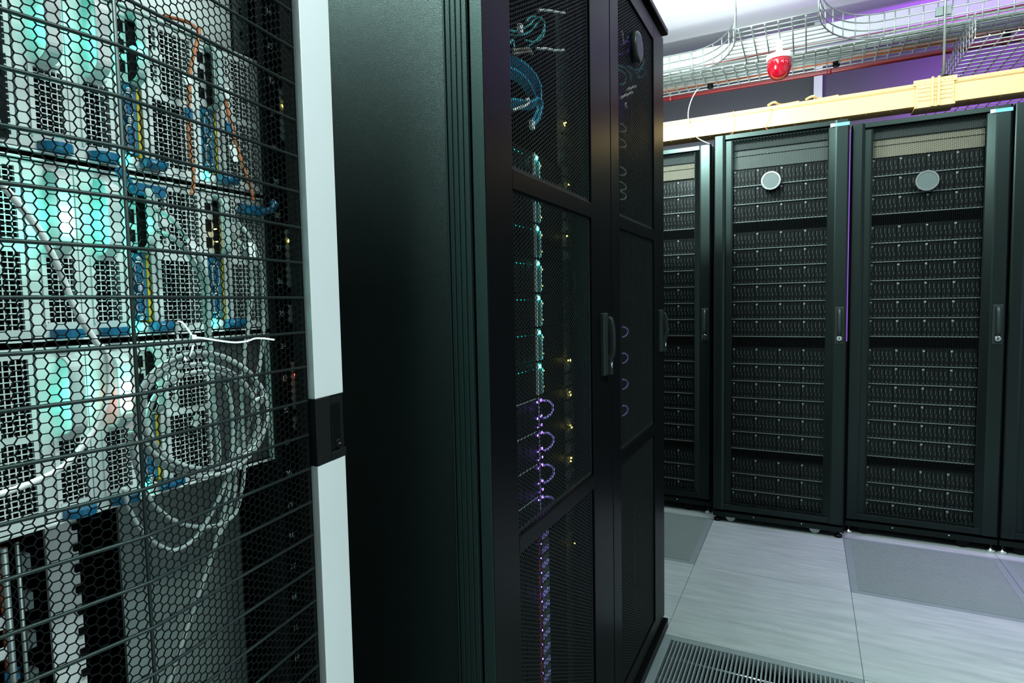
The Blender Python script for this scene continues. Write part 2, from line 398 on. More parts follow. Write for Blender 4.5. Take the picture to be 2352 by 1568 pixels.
    s = MB(); s.box(x0+.085, x0+.516, ys, ys+.006, 1.8165, zt-.07); s.box(x0+.085, x0+.516, ys-.006, ys, zt-.105, zt-.098)
    if who == 'A':
        for q in (.2, .33, .42): s.box(x0+q, x0+q+.002, ys-.002, ys, 1.82, zt-.11)
    s.build('blank_panel', panel_mat, t)
    for q in (.055, .522):
        s = MB(); s.box(x0+q, x0+q+.024, ys+.006, ys+.03, zb+.03, zt-.04); s.build('mounting_rail', 'dark', t)
    n = 0
    for gi, (ztop, cnt) in enumerate(ZG):
        for k in range(cnt):
            z = ztop-PITCH*k+ {'A': -.004, 'B': 0, 'C': 0, 'D': .002}[who]
            L = 'black drive-bay server, %s from the top in the %s' % (ORD[n], xoff)
            loc = (x0+.085, ys, z); n += 1
            if not proto_used[0]:
                proto_used[0] = True; proto.location = loc; proto['label'] = L; proto['group'] = 'drive-bay servers in the back row'
                ORG[proto.name] = Vector(loc)
            else: copy_thing(proto, loc, L, 'drive-bay servers in the back row')
    return t
rack(-1.054, 3.25, .065, 1.972, 'A', 'black server rack of the back row half hidden behind the dark mesh-door cabinets', 'beige', None, False, 'half-hidden rack of the back row')
rack(-.4345, 3.165, .05, 1.985, 'B', 'black server rack standing forward of its neighbours, dark panel above its servers, round grey badge', 'cover', (.267, 1.735, .0415), True, 'forward-standing rack with dark top panel')
rack(.174, 3.25, .06, 1.975, 'C', 'black server rack with beige panel above its servers and round grey badge', 'beige', (.300, 1.680, .0425), True, 'rack with beige panel and round badge')
rack(.7765, 3.25, .06, 1.975, 'D', 'black server rack cut off by the right edge of the photo', 'cover', None, False, 'rack cut by the right photo edge')

# ================================================================== OVERHEAD
RY = 3.27; RZ = 2.018
def duct(x0, x1, label):
    t = thing('fibre_duct', ((x0+x1)/2, RY+.05, RZ), label, 'cable duct')
    b = MB(); b.box(x0, x1, RY, RY+.004, RZ+.004, RZ+.088); b.box(x0, x1, RY+.096, RY+.10, RZ+.004, RZ+.088); b.box(x0, x1, RY, RY+.10, RZ, RZ+.004)
    b.box(x0, x1, RY-.004, RY, RZ, RZ+.009); b.box(x0, x1, RY-.003, RY, RZ+.079, RZ+.084)
    for k in range(int((x1-x0)/.1)): b.box(x0+.1*k+.03, x0+.1*k+.036, RY+.01, RY+.09, RZ-.003, RZ)
    b.build('trough', 'duct', t, .001)
    c = MB(); c.box(x0, x1, RY-.006, RY+.106, RZ+.088, RZ+.1); c.box(x0, x1, RY-.006, RY-.003, RZ+.082, RZ+.088); c.build('cover', 'duct', t, .0015)
    return t
duct(-1.6, .49, 'long yellow fibre duct running over the racks, from behind the cabinets to the ribbed joint')
duct(.50, 1.9, 'yellow fibre duct running from the ribbed joint out of the photo')
t = thing('duct_joint', (.495, RY+.05, RZ), 'ribbed yellow clamp joint between the two yellow fibre ducts', 'duct joint')
b = MB(); b.box(.425, .565, RY-.011, RY-.006, RZ-.006, RZ+.1)
for z in (.018, .036, .055, .072): b.box(.43, .56, RY-.014, RY-.011, RZ+z, RZ+z+.004)
b.build('sleeve', 'duct', t, .001)
b = MB(); b.box(.415, .575, RY-.013, RY-.006, RZ+.088, RZ+.112)
for q in (.43, .444, .458, .53, .544, .556): b.lathe((q, RY-.013, RZ+.1), [(.0035, -.003), (.0035, 0)], 8, 'y')
b.build('clip_plate', 'duct', t, .001)
for q in (.485, .508):
    b = MB(); b.box(q-.005, q+.005, RY-.022, RY-.011, RZ-.012, RZ+.116); b.build('rib', 'duct', t, .001)
b = MB(); b.box(.42, .57, RY-.014, RY+.1, RZ-.012, RZ-.0032); b.build('bottom_plate', 'duct', t, .001)
for i, (a, b_) in enumerate(((-.19, .03), (-.02, .06))):
    m_ = MB(); m_.tube(smooth([(a, RY+.02, RZ+.113), (a+.03, RY-.004, RZ+.116), (a+.06, RY+.03, RZ+.108), (a+.14, RY+.03, RZ+.11)]), .006, 8)
    tag(m_.build('cable_loop', 'duct', org=(a, RY, RZ+.1)), ['small yellow cable loop lying on the duct cover beside the thin orange fibres', 'small yellow cable loop on the duct cover below the red beacon'][i], 'cable loop')
for i, px in enumerate((1684, 1769)):
    a = P(px, 258-13*i, Y=RY-.007); 
    cable('fibre', [(a.x, RY+.03, RZ+.104), (a.x, RY-.0095, RZ+.1015), (a.x+.006, RY-.012, RZ+.06), (a.x+(.003 if i == 0 else -.018), RY-.008, RZ+.002), (a.x-.01, RY-.006, RZ-.012)], .0014, 'orange',
          ['thin orange fibre crossing the yellow duct beside the white drop cable', 'thin orange fibre crossing the yellow duct below the red beacon'][i], 'cable')
cable('drop_cable', [P(x, y, Y=3.24) for x, y in ((1602, 205), (1590, 225), (1582, 250), (1581, 272), (1588, 298), (1600, 315), (1617, 325), (1630, 330))], .0028, 'cab', 'thin pale cable hanging from the wire tray past the yellow duct', 'cable')

# ---- wire basket trays
TZ, TH, TR = 2.40, .112, .0032
t = thing('wire_cable_tray', (0, 3.55, TZ), 'zinc wire cable tray running above the yellow duct, with a short curved side branch', 'cable tray')
XL, XR, Y0, Y1 = -1.7, 1.9, 3.40, 3.70
b = MB()
def seg(p, q, r=TR): b.tube([p, q], r, 6)
for k in range(7): seg((XL, Y0+.05*k, TZ), (XR, Y0+.05*k, TZ))
for h in (.038, .075, TH): seg((XL, Y1, TZ+h), (XR, Y1, TZ+h), TR*1.15 if h == TH else TR)
x = XL
while x < XR:
    inb = -.56 < x < .30
    pts = [(x, Y1, TZ+TH), (x, Y1, TZ-.004), (x, Y0, TZ-.004)]+([] if inb else [(x, Y0, TZ+TH)])
    b.tube(pts, TR, 6); x += .0555
for h in (.038, .075, TH):
    seg((XL, Y0, TZ+h), (-.56, Y0, TZ+h)); seg((.30, Y0, TZ+h), (XR, Y0, TZ+h))
b.build('main_run', 'steel', t)
b = MB()
def arc(xc, xe, n=14): # from main near edge to the branch mouth
    return [(xc+(xe-xc)*(1-math.cos(a)), Y0-(Y0-2.965)*(math.sin(a))) for a in [pi/2*k/n for k in range(n+1)]]
def arcp(x_main, x_mouth, n=14):
    return [(x_main+(x_mouth-x_main)*math.sin(pi/2*k/n), Y0-(Y0-2.965)*(1-math.cos(pi/2*k/n))) for k in range(n+1)]
for xm, xo in ((-.58, -.314), (.31, .028)):
    A = arcp(xm, xo)
    for h in (0, .038, .075, TH): b.tube([(p[0], p[1], TZ+h) for p in A], TR, 6)
    for p in A[::2]: seg((p[0], p[1], TZ), (p[0], p[1], TZ+TH))
    seg((xo, 2.965, TZ), (xo, 2.965, TZ+TH+.03), TR*1.5)
def halfx(y):
    a = math.acos(max(0, min(1, 1-(Y0-y)/(Y0-2.965)))); s_ = math.sin(a); return -.58+(.266)*s_, .31-(.282)*s_
y = 2.965
while y < Y0-.01:
    l, r_ = halfx(y); seg((l, y, TZ), (r_, y, TZ)); y += .048
x = -.30
while x < .02: seg((x, 2.965, TZ-.004), (x, Y0, TZ-.004)); x += .0555
b.build('curved_branch', 'steel', t)
c = MB(); c.box(.51, .57, Y0-.008, Y0+.004, TZ+.045, TZ+.085); c.build('hanger_bracket', 'dsteel', t, .001)
t = thing('wire_cable_tray', (.9, 4.0, 2.285), 'wire cable tray crossing under the main tray, violet light behind it', 'cable tray')
b = MB(); x0, x1, ya, yb = .64, 1.24, 3.29, 4.75; z = 2.285
for k in range(13): seg((x0+.05*k, ya, z), (x0+.05*k, yb, z))
for xs in (x0, x1):
    for h in (.035, .07, .105): seg((xs, ya, z+h), (xs, yb, z+h))
y = ya
while y < yb: b.tube([(x0, y, z+.105), (x0, y, z-.004), (x1, y, z-.004), (x1, y, z+.105)], TR, 6); y += .0555
b.build('wire_basket', 'steel', t)
for i, (x, lab) in enumerate(((.545, 'threaded rod with black clamp over the yellow duct joint'), (-1.15, 'threaded rod hidden by the cabinets, holding the wire tray'), (1.55, 'threaded rod beyond the right photo edge'))):
    if i == 1: continue
    t = thing('threaded_rod', (x, 3.383, 3.14), lab, 'hanger rod')
    b = MB(); b.tube([(x, 3.383, 2.15), (x, 3.383, 3.14)], .0055, 8); b.build('rod', 'steel', t)
    b = MB(); b.cyl((x-.03, 3.36, 2.135), (x+.03, 3.40, 2.155), .018, 12); b.cyl((x+.0, 3.34, 2.14), (x+.0, 3.40, 2.15), .022, 12); b.build('clamp', 'dark', t)
# bundle in the tray
R_ = random.Random(3)
for i in range(9):
    y = 3.43+.0225*i; z = TZ+.012+(.014 if i % 3 == 0 else 0); pts = []
    x = XL
    while x <= XR+.01: pts.append((x, y+R_.uniform(-.004, .004), z+R_.uniform(0, .006))); x += .2
    cable('tray_cable', pts, .0062, 'cab', 'grey cable lying lengthwise in the main wire tray', 'cable', 'grey cables in the wire tray', 6, 4)
cable('tray_cable', [(XL, 3.45, TZ+.045), (-.9, 3.5, TZ+.045), (-.3, 3.44, TZ+.043), (.4, 3.46, TZ+.043), (1.2, 3.44, TZ+.045), (XR, 3.43, TZ+.045)], .005, 'redp', 'thin red cable lying among the grey cables in the wire tray', 'cable')
t = thing('conduit', (0, 3.655, TZ), 'orange-red conduit with black clips lying along the far side of the wire tray', 'conduit')
b = MB(); b.tube(smooth([(XL, 3.655, TZ+.017), (-.6, 3.65, TZ+.018), (.1, 3.66, TZ+.017), (.9, 3.65, TZ+.018), (XR, 3.655, TZ+.018)]), .0125, 10); b.build('pipe', 'copper', t)
for x in (-.52, .12, .83):
    b = MB(); b.lathe((x, 3.655, TZ-.012), [(.012, -.006), (.018, 0), (.018, .022), (.012, .03)], 12); b.build('clip', 'dark', t)
t = thing('red_pipe', (0, 4.2, 2.545), 'dark red pipe running along the wall behind the wire tray', 'pipe')
b = MB(); b.tube([(-1.9, 4.2, 2.545), (2.4, 4.2, 2.545)], .0145, 12); b.build('pipe', 'redp', t)
for x in (-.86, .10, .95):
    b = MB(); b.tube([(x-.012, 4.2, 2.545), (x+.012, 4.2, 2.545)], .019, 12); b.box(x-.006, x+.006, 4.2, 4.24, 2.542, 2.549); b.build('pipe_clip', 'redp', t)
# beacon
bx, by = -.137, 3.2
t = thing('alarm_beacon', (bx, by, 2.34), 'red dome alarm beacon with white base hanging below the wire tray', 'alarm beacon')
b = MB(); b.lathe((bx, by, 0), [(.05, 2.335), (.0585, 2.331), (.0585, 2.312), (.054, 2.309)], 32); b.build('base', 'trim', t)
b = MB(); b.lathe((bx, by, 0), [(.002, 2.218), (.024, 2.221), (.041, 2.234), (.0505, 2.257), (.0535, 2.285), (.0535, 2.309)], 32)
for k in range(16):
    a = 2*pi*k/16; b.tube([(bx+math.cos(a)*.0525, by+math.sin(a)*.0525, 2.30), (bx+math.cos(a)*.0515, by+math.sin(a)*.0515, 2.265)], .0022, 6)
b.build('dome_lens', 'lens', t)['label'] = 'red translucent dome'
b = MB(); b.box(bx-.014, bx+.014, by-.014, by+.014, 2.335, 2.40); b.build('bracket', 'trim', t)

# ================================================================== NEAR RACK WITH HONEYCOMB DOOR
def DX(y): return -.548-.134*(y-.325) if y >= .325 else -.548-.15*(.325-y)
NR = thing('honeycomb_door_rack', (-.9, .31, 0), 'large rack with black honeycomb mesh door, horizontal rods and silver edge strip', 'server rack')
b = MB(); b.box(-1.5, -.602, .622, .632, .03, 2.03); b.build('side_panel', 'inner', NR)
b = MB(); b.box(-1.5, -.602, .0, .010, .03, 2.03); b.build('side_panel', 'black', NR)
b = MB(); b.box(-1.5, -.602, .010, .622, 2.0, 2.03); b.build('top_panel', 'black', NR)
b = MB(); b.box(-1.5, -.56, .0, .632, 0, .03); b.build('base', 'black', NR)
b = MB(); b.box(-1.5, -1.49, .010, .622, .03, 2.0); b.build('rear_panel', 'void', NR)
b = MB(); b.box(-.6555, -.645, .568, .604, .03, 2.0, 0); b.box(-.72, -.647, .604, .622, .03, 2.0, 0)
for k in range(1, 43):
    z = .8455+(k-18)*.04453
    for q in (-.016, 0, .016): b.box(-.6452, -.6446, .5685, .5735, z+q-.0035, z+q+.0035, 1)
b.build('mounting_rail', ['inner', 'void'], NR)
for k in range(8, 38): text('unit_number', str(k), (-.6446, .5755, .8455+(k-18)*.04453-.004), ((0, 1, 0), (0, 0, 1)), .0105, 'numb', NR)
b = MB(); b.box(-.655, -.647, .240, .283, 1.322, 1.62, 0)
for z in (1.335, 1.375, 1.425, 1.47): b.lathe((-.647, .274, z), [(.004, 0), (.003, .002)], 10, 'x', 1)
b.build('support_bracket', ['black', 'chrome'], NR)
b = MB(); b.box(-.785, -.78, .428, .604, .30, .952, 0); b.build('filler_panel', 'grey', NR)['label'] = 'plain grey sheet panel below the enclosures'
b = MB(); b.box(-.79, -.785, .350, .383, .1, .948, 0)
for k in range(30): b.box(-.7848, -.780, .377, .3835, .15+.026*k, .158+.026*k, 1)
b.build('grey_upright', ['wsheet', 'void'], NR)
b = MB(); b.tube([(-.655, .259, .08), (-.655, .259, .95)], .003, 10); b.tube([(-.662, .272, .08), (-.662, .272, .95)], .002, 8)
for k in range(16): b.box(-.672, -.66, .274, .281, .35+.038*k, .366+.038*k)
b.build('steel_rod', 'dsteel', NR)
b = MB(); b.box(-.70, -.69, .416, .557, 1.503, 1.80); b.build('white_panel', 'wsheet', NR)['label'] = 'white sheet panel above the top enclosure'
b = MB(); b.box(-.685, -.675, .557, .574, 1.503, 1.80, 0)
for k in range(6): b.box(-.6752, -.6745, .559, .564, 1.52+.03*k, 1.53+.03*k, 1)
b.build('side_bracket', ['dgrey', 'void'], NR)
# sticker beside the rail
s0, s1 = P(662, 520, X=-.6465), P(690, 745, X=-.6465); sy0, sy1, sz1, sz0 = .6045, .6205, s0.z, s1.z
b = MB(); b.box(-.6469, -.6462, sy0, sy1, sz0, sz1, 0); st = b.build('warning_sticker', 'ylab', NR); st['label'] = 'yellow warning sticker with red rings and black marks'
b = MB(); cy = (sy0+sy1)/2; rr = (sy1-sy0)*.44
for q in (.14, .40):
    zc = sz0+(sz1-sz0)*q; b.tube([(-.6461, cy+math.cos(a)*rr, zc+math.sin(a)*rr*1.1) for a in [2*pi*k/24 for k in range(24)]], .0006, 6, 0, closed=True)
    b.tube([(-.6461, cy-rr*.7, zc+rr*.7), (-.6461, cy+rr*.7, zc-rr*.7)], .0005, 6, 0); b.box(-.6462, -.646, cy-rr*.25, cy+rr*.25, zc-rr*.5, zc+rr*.5, 1)
for q in (.60, .66, .72, .80, .88, .93): b.box(-.6462, -.646, sy0+.002, sy1-.003, sz0+(sz1-sz0)*q, sz0+(sz1-sz0)*q+.0016, 1)
b.build('sticker_print', ['red', 'dark'], st)
# door
zd = (.05, 1.99)
hp = hexpanel(.516, zd[1]-zd[0], .00896, .00078, .0012, lambda u, v, k: (DX(.048+u)-.0032+k, .048+u, zd[0]+v))
door = hp.build('door', 'mesh', NR)
zk = 1.177
for k in range(-25, 19):
    z = zk+k*.04445; b = MB(); b.tube([(DX(.05), .05, z), (DX(.2), .2, z), (DX(.315), .315, z), (DX(.325)-.0005, .325, z), (DX(.335), .335, z), (DX(.45), .45, z), (DX(.556), .556, z)], .00185, 10)
    b.build('crossbar', 'rod', door)
b = MB(); b.tube([(-.5498, .325, .05), (-.5498, .325, 1.99)], .0017, 10); b.build('upright_rod', 'rod', door)
E0 = (-.5697, .5612); E1 = (-.5777, .6215)
def eprism(mb, z0, z1, out=0., y0=None, y1=None, m=0, xb=-.600):
    a, c = E0, E1; ya = y0 if y0 is not None else a[1]; yc = y1 if y1 is not None else c[1]
    f = lambda y: a[0]+(c[0]-a[0])*(y-a[1])/(c[1]-a[1])+out
    mb.hexa([(f(ya), ya, z0), (f(yc), yc, z0), (xb, yc, z0), (xb, ya, z0), (f(ya), ya, z1), (f(yc), yc, z1), (xb, yc, z1), (xb, ya, z1)], m)
zh1, zh0 = P(718, 918, X=-.570).z, P(722, 1074, X=-.570).z
for (za, zb_) in ((.035, zh0), (zh1, 2.02)):
    b = MB(); eprism(b, za, zb_); b.build('edge_profile', 'silver', door, .0009)['label'] = 'silver metal edge strip'
b = MB(); eprism(b, .05, 1.99, -.016, .5575, .5612); b.build('stile', 'void', door)
b = MB(); eprism(b, zh0, zh1, .0008, .5606, .5912); eprism(b, zh0, zh1, -.003, .5912, .6235); eprism(b, zh0, zh0+.012, .001, .5912, .6235)
b.build('handle', 'inner', door, .0012)
b = MB(); eprism(b, zh0+.014, zh1-.012, .0005, .5925, .613); b.build('handle_lever', 'black', door, .0008)
b = MB(); xl = -.5745; b.lathe((xl, .606, zh0+.021), [(.0062, -.004), (.0062, .0012), (.005, .0016)], 24, 'x'); b.box(xl+.0015, xl+.002, .6035, .6085, zh0+.0203, zh0+.0217, 1); b.build('lock', ['dark', 'chrome'], door)

# ---- storage enclosures behind the honeycomb door
FX = -.66
def grid(mb, y0, y1, z0, z1, p=.0053, bw=.0010, x=FX, m=0):
    ny = max(1, round((y1-y0)/p)); nz = max(1, round((z1-z0)/p))
    for i in range(ny+1):
        y = y0+(y1-y0)*i/ny; mb.box(x-.0008, x, y-bw/2, y+bw/2, z0, z1, m)
    for k in range(nz+1):
        z = z0+(z1-z0)*k/nz; mb.box(x-.0008, x+.0001, y0, y1, z-bw/2, z+bw/2, m)
def make_enclosure():
    t = thing('storage_enclosure', (-.85, .345, 0), 'enclosure', 'storage enclosure')
    ZH = .1755
    b = MB(); x0, x1 = -1.2, FX-.012
    b.box(x0, x1+.01, .118, .120, 0, ZH); b.box(x0, x1+.012, .570, .5725, 0, ZH, 1); b.box(x0, x1+.01, .118, .572, ZH-.0025, ZH); b.box(x0, x1+.01, .118, .572, 0, .0025); b.box(x0, x0+.01, .118, .572, 0, ZH, 2)
    b.box(-.80, -.79, .12, .572, .004, ZH-.004, 2); b.box(FX-.004, FX+.003, .118, .573, ZH-.0022, ZH-.0004, 1); b.box(FX-.004, FX+.003, .118, .573, .0004, .0022, 1)
    b.build('housing', ['dark', 'wsheet', 'void'], t)
    zt = ZH-.004; zb = .004
    for pi_, (y0, y1) in enumerate(((.1225, .1655), (.1675, .2105), (.2965, .3395), (.3405, .3835))):
        w = y1-y0; b = MB(); yl = y0+.010
        b.box(FX-.007, FX, y0, yl, zb, zt); b.box(FX-.007, FX, y1-.0035, y1, zb, zt)
        b.box(FX-.007, FX, yl, y1, zt-.016, zt); b.box(FX-.007, FX, yl, y1, zb, zb+.014); b.box(FX-.007, FX, yl, y1, .082, .097)
        b.box(FX-.007, FX, yl, yl+.019, .097, zt-.016)
        b.lathe((FX, y1-.011, .0895), [(.0055, 0), (.005, .003), (.003, .005)], 14, 'x')
        b.box(FX-.0005, FX+.002, yl, yl+.0018, zb+.012, .085); b.box(FX-.0005, FX+.0018, yl+.0018, yl+.004, zb+.015, .083)
        grid(b, yl+.0042, y1-.0037, zb+.014, .082); grid(b, yl+.0205, y1-.004, .099, .119); grid(b, yl+.0205, y1-.004, .140, zt-.017)
        b.box(FX-.02, FX-.001, yl+.019, y1-.002, .119, .140)
        for q in range(3): b.box(FX-.0005, FX+.0015, yl+.022, y1-.006, zt-.0135+.0035*q, zt-.012+.0035*q)
        pm = b.build('power_module', 'white', t)
        b = MB(); yc = yl+.0145; zc0, zc1 = .087, zt-.006; X1 = FX+.021
        pts = [(FX-.001, yc, zc0)]+[(FX+.021*math.sin(a), yc, zc0+.014*(1-math.cos(a))) for a in [pi/2*k/6 for k in range(1, 7)]]
        pts += [(X1, yc, zc1-.014)]+[(FX+.021*math.cos(a), yc, zc1-.014+.014*math.sin(a)) for a in [pi/2*k/6 for k in range(1, 7)]]
        b.strip(pts, (0, 1, 0), .0135, .0028); b.build('lever_handle', 'lever', pm, .0006)
        b = MB()
        for q in (.133, .1245): b.lathe((FX-.001, y1-.010, q), [(.0026, 0), (.0026, .0012), (.0014, .0024)], 12, 'x')
        b.build('status_light', 'teal', pm)['label'] = 'teal status lights'
        b = MB()
        n = 10
        for k in range(n):
            a0, a1 = pi*k/n, pi*(k+1)/n; q0, q1 = (math.cos(a0), math.sin(a0)), (math.cos(a1), math.sin(a1))
            ym = y0+w*.66
            b.hexa([(FX, ym+q*.0135, zb-.0005) for q in ()] or [(FX-.001, ym+q0[0]*.0145, .0035), (FX-.001, ym+q1[0]*.0145, .0035), (FX+.0145*q1[1]+.002, ym+q1[0]*.0145, .0035), (FX+.0145*q0[1]+.002, ym+q0[0]*.0145, .0035),
                    (FX-.001, ym+q0[0]*.0145, .0115), (FX-.001, ym+q1[0]*.0145, .0115), (FX+.0145*q1[1]+.002, ym+q1[0]*.0145, .0115), (FX+.0145*q0[1]+.002, ym+q0[0]*.0145, .0115)])
        b.build('release_tab', 'blue', pm, .0008)['label'] = 'blue release tab'
    for (y0, y1) in ((.2125, .2945), (.4215, .4785), (.5135, .569)):
        b = MB(); b.box(FX-.006, FX, y0, y0+.003, zb, zt); b.box(FX-.006, FX, y1-.003, y1, zb, zt); b.box(FX-.006, FX, y0, y1, zt-.006, zt); b.box(FX-.006, FX, y0, y1, zb, zb+.008)
        b.box(FX-.006, FX, y0, y1, .086, .093); b.box(FX-.006, FX, y0+.003, y0+.017, .093, .104); b.box(FX-.006, FX, y0+.012, y0+.0150, .104, zt)
        b.box(FX-.006, FX+.001, y0+.005, y0+.018, .124, .138)
        grid(b, y0+.0035, y1-.0035, zb+.008, .086); grid(b, y0+.0165, y1-.0035, .093, zt-.006); grid(b, y0+.0035, y0+.012, .139, zt-.006); grid(b, y0+.0035, y0+.012, .104, .123)
        b.build('vent_plate', 'white', t)
    for (y0, y1) in ((.3855, .4205), (.4795, .5125)):
        w = y1-y0; b = MB()
        b.box(FX-.03, FX, y0, y0+.004, zb, zt, 0); b.box(FX-.03, FX, y1-.006, y1-.003, zb, zt, 0); b.box(FX-.03, FX, y0, y1, zt-.008, zt, 0); b.box(FX-.03, FX, y0, y1, zb, zb+.004, 0)
        b.box(FX-.03, FX-.002, y0+.003, y0+.016, .095, zt-.006, 0); b.box(FX-.022, FX-.006, y0+.015, y1-.005, .095, zt-.006, 3)
        for z_, h_ in ((.104, .013), (.124, .015), (.146, .013)): b.box(FX-.003, FX-.0015, y0+.0045, y0+.0135, z_, z_+h_, 3)
        b.box(FX-.01, FX-.002, y1-.0030, y1, zb+.01, zt-.01, 0)
        b.box(FX-.012, FX-.001, y0+.004, y0+.0225, .018, .092, 1); b.box(FX-.012, FX-.0005, y0+.0228, y0+.0258, .016, .09, 2)
        b.box(FX-.01, FX-.001, y0+.004, y0+.013, .004, .017, 0); b.lathe((FX-.001, y0+.016, .010), [(.0055, -.01), (.0055, .002), (.004, .0024)], 16, 'x', 0)
        cb = b.build('controller_board', ['white', 'bluep', 'yellow', 'void'], t)
        for zc in (.070, .036):
            b = MB(); yc = y0+.0125; path = []
            for k in range(28):
                a = 2*pi*k/28; path.append((FX+.003, yc+.0044*(abs(math.cos(a))**.5)*(1 if math.cos(a) > 0 else -1), zc+.0118*(abs(math.sin(a))**.5)*(1 if math.sin(a) > 0 else -1)))
            b.tube(path, .0011, 6, 0, closed=True); b.box(FX-.001, FX+.0012, yc-.0052, yc+.0052, zc-.0125, zc+.0125, 0); b.box(FX+.0012, FX+.0024, yc-.0040, yc+.0040, zc-.0108, zc+.0108, 1)
            for s_ in (-1, 1): b.lathe((FX, yc, zc+s_*.0158), [(.0024, 0), (.0024, .0045), (.0012, .005)], 8, 'x', 0)
            for k in range(8): b.box(FX+.0024, FX+.0028, yc-.0026+.0034*(k % 2), yc-.0014+.0034*(k % 2), zc-.009+.0024*k, zc-.008+.0024*k, 2)
            b.build('serial_port', ['chrome', 'blue', 'dark'], cb)['label'] = 'metal framed serial port'
        b = MB(); yc = y0+.0205; pts = [(FX-.004, yc, .094)]+[(FX+.017*math.sin(a), yc, .094+.012*(1-math.cos(a))) for a in [pi/2*k/6 for k in range(1, 7)]]
        pts += [(FX+.017*math.cos(a), yc, zt-.018+.014*math.sin(a)) for a in [pi/2*k/6 for k in range(0, 7)]]
        b.strip(pts, (0, 1, 0), .0095, .003); b.build('lever_handle', 'leverg', cb, .0006)
        b = MB(); b.lathe((FX+.001, y0+.0075, .011), [(.0032, -.002), (.0032, .001), (.002, .002)], 10, 'x'); b.build('status_light', 'teal', cb)
        b = MB(); b.tube([(FX+.007, y0+.022, .010), (FX+.007, y0+.046, .010)], .0058, 14); b.box(FX-.002, FX+.008, y0+.026, y0+.040, .007, .013); b.build('release_tab', 'blue', cb)['label'] = 'blue release tab'
    return t
enc = make_enclosure(); encs = []
for i, (z, lab) in enumerate(((1.1362, 'middle one of the three white storage enclosures, with the brightest teal light'),
                              (1.3167, 'topmost of the three white storage enclosures, orange fibres hanging over its front'),
                              (.9557, 'lowest of the three white storage enclosures, coiled grey cable before its front'))):
    if i == 0: enc.location.z = z; enc['label'] = lab; enc['group'] = 'storage enclosures behind the honeycomb door'; e = enc
    else: e = copy_thing(enc, (-.85, .345, z), lab)
    ORG[e.name] = Vector((-.85, .345, z)); encs.append(e)
for ch in [c for c in encs[2].children if c.name.split('.')[0] in ('controller_board', 'vent_plate')]:
    ys = [v.co.y for v in ch.data.vertices]
    if min(ys)+.345 > .475:
        for g in list(ch.children): bpy.data.objects.remove(g)
        bpy.data.objects.remove(ch)
b = MB(); z = encs[2].location.z; b.box(FX-.012, FX-.008, .482, .569, z+.003, z+.172); b.build('blank_plate', 'dgrey', encs[2])['label'] = 'dark blank plate'
def glow(px, py, r, m, par, X=-.655, name='status_light'):
    p = P(px, py, X=X); b = MB(); b.lathe(p, [(r*.3, -.004), (r, -.002), (r, .001), (r*.5, .003)], 12, 'x'); b.build(name, m, par); return p
gl1 = glow(155, 508, .0055, 'tealb', encs[0], -.632); gl2 = glow(150, 487, .003, 'teal', encs[0], -.642)
gl3 = glow(293, 895, .0042, 'tealb', encs[2], -.632); glow(294, 916, .0028, 'rled', encs[2], -.642)
for (x, y) in ((266, 500), (266, 524)): glow(x, y, .0028, 'teal', encs[0], -.652)
for (x, y) in ((128, 52), (129, 76), (240, 115), (245, 92)): glow(x, y, .0028, 'teal', encs[1], -.652)
for (x, y) in ((185, 908), (186, 934)): glow(x, y, .0028, 'teal', encs[2], -.652)
gl4 = P(306, 120, X=-.652); glow(306, 112, .003, 'teal', encs[1], -.64)
for (x, y) in ((494, 526), (497, 555)): glow(x, y, .0007, 'yled', encs[0], -.655)
t = thing('power_strip', (-.645, .594, 1.2), 'narrow grey strip with amber and red lights beside the unit numbers', 'power strip')
b = MB(); b.box(-.6449, -.6405, .5875, .6005, .93, 1.50, 1)
for (ya_, yb_) in ((205, 320), (525, 660), (700, 740), (835, 945), (965, 995)):
    a, c = P(641, ya_, X=-.64), P(650, yb_, X=-.64); b.box(-.6405, -.639, .5885, .5995, c.z, a.z, 0)
for y_ in (222, 540, 690, 860, 985):
    a = P(645, y_, X=-.64); b.lathe((-.639, .594, a.z), [(.0035, -.001), (.0035, .001)], 12, 'x', 1)
b.build('body', ['grey', 'dark'], t)
for (x, y, m_) in ((634, 236, 'yled'), (649, 552, 'yled'), (663, 860, 'rled')):
    a = P(x, y, X=-.639); b = MB(); b.lathe((-.639, .594, a.z), [(.0022, 0), (.0022, .001), (.001, .002)], 10, 'x'); b.build('indicator', m_, t)
# ---- loose cables behind the honeycomb door
def pc(name, pxs, X, r, m, label, cat='cable', group=None):
    if not isinstance(X, (list, tuple)): X = [X]*len(pxs)
    return cable(name, [P(a, c, X=x) for (a, c), x in zip(pxs, X)], r, m, label, cat, group, 10, 5)
pc('power_cable', [(-30, 390), (15, 436), (38, 464), (89, 528), (115, 574), (143, 635), (173, 709), (217, 780), (242, 806), (251, 831), (251, 895), (240, 938), (219, 982), (194, 1017), (163, 1056), (122, 1086), (64, 1112), (5, 1133), (-40, 1140)], -.607, .0029, 'cabw', 'thick pale cable curving down past the teal lights and back to the photo edge')
def ell(cx, cy, rx, ry, a0, a1, n=18): return [(cx+rx*math.cos(a0+(a1-a0)*k/n), cy-ry*math.sin(a0+(a1-a0)*k/n)) for k in range(n+1)]
coil = []
for i, (cx, cy, rx, ry) in enumerate(((462, 952, 150, 142), (455, 958, 138, 122), (470, 946, 144, 130), (468, 965, 128, 112))):
    coil += ell(cx, cy, rx, ry, .3+2*pi*i, .3+2*pi*(i+1), 16)
pc('coiled_cable', coil, [-.611-.006*math.sin(k*.9) for k in range(len(coil))], .0027, 'cab', 'coil of thick grey cable hanging before the bottom enclosure')
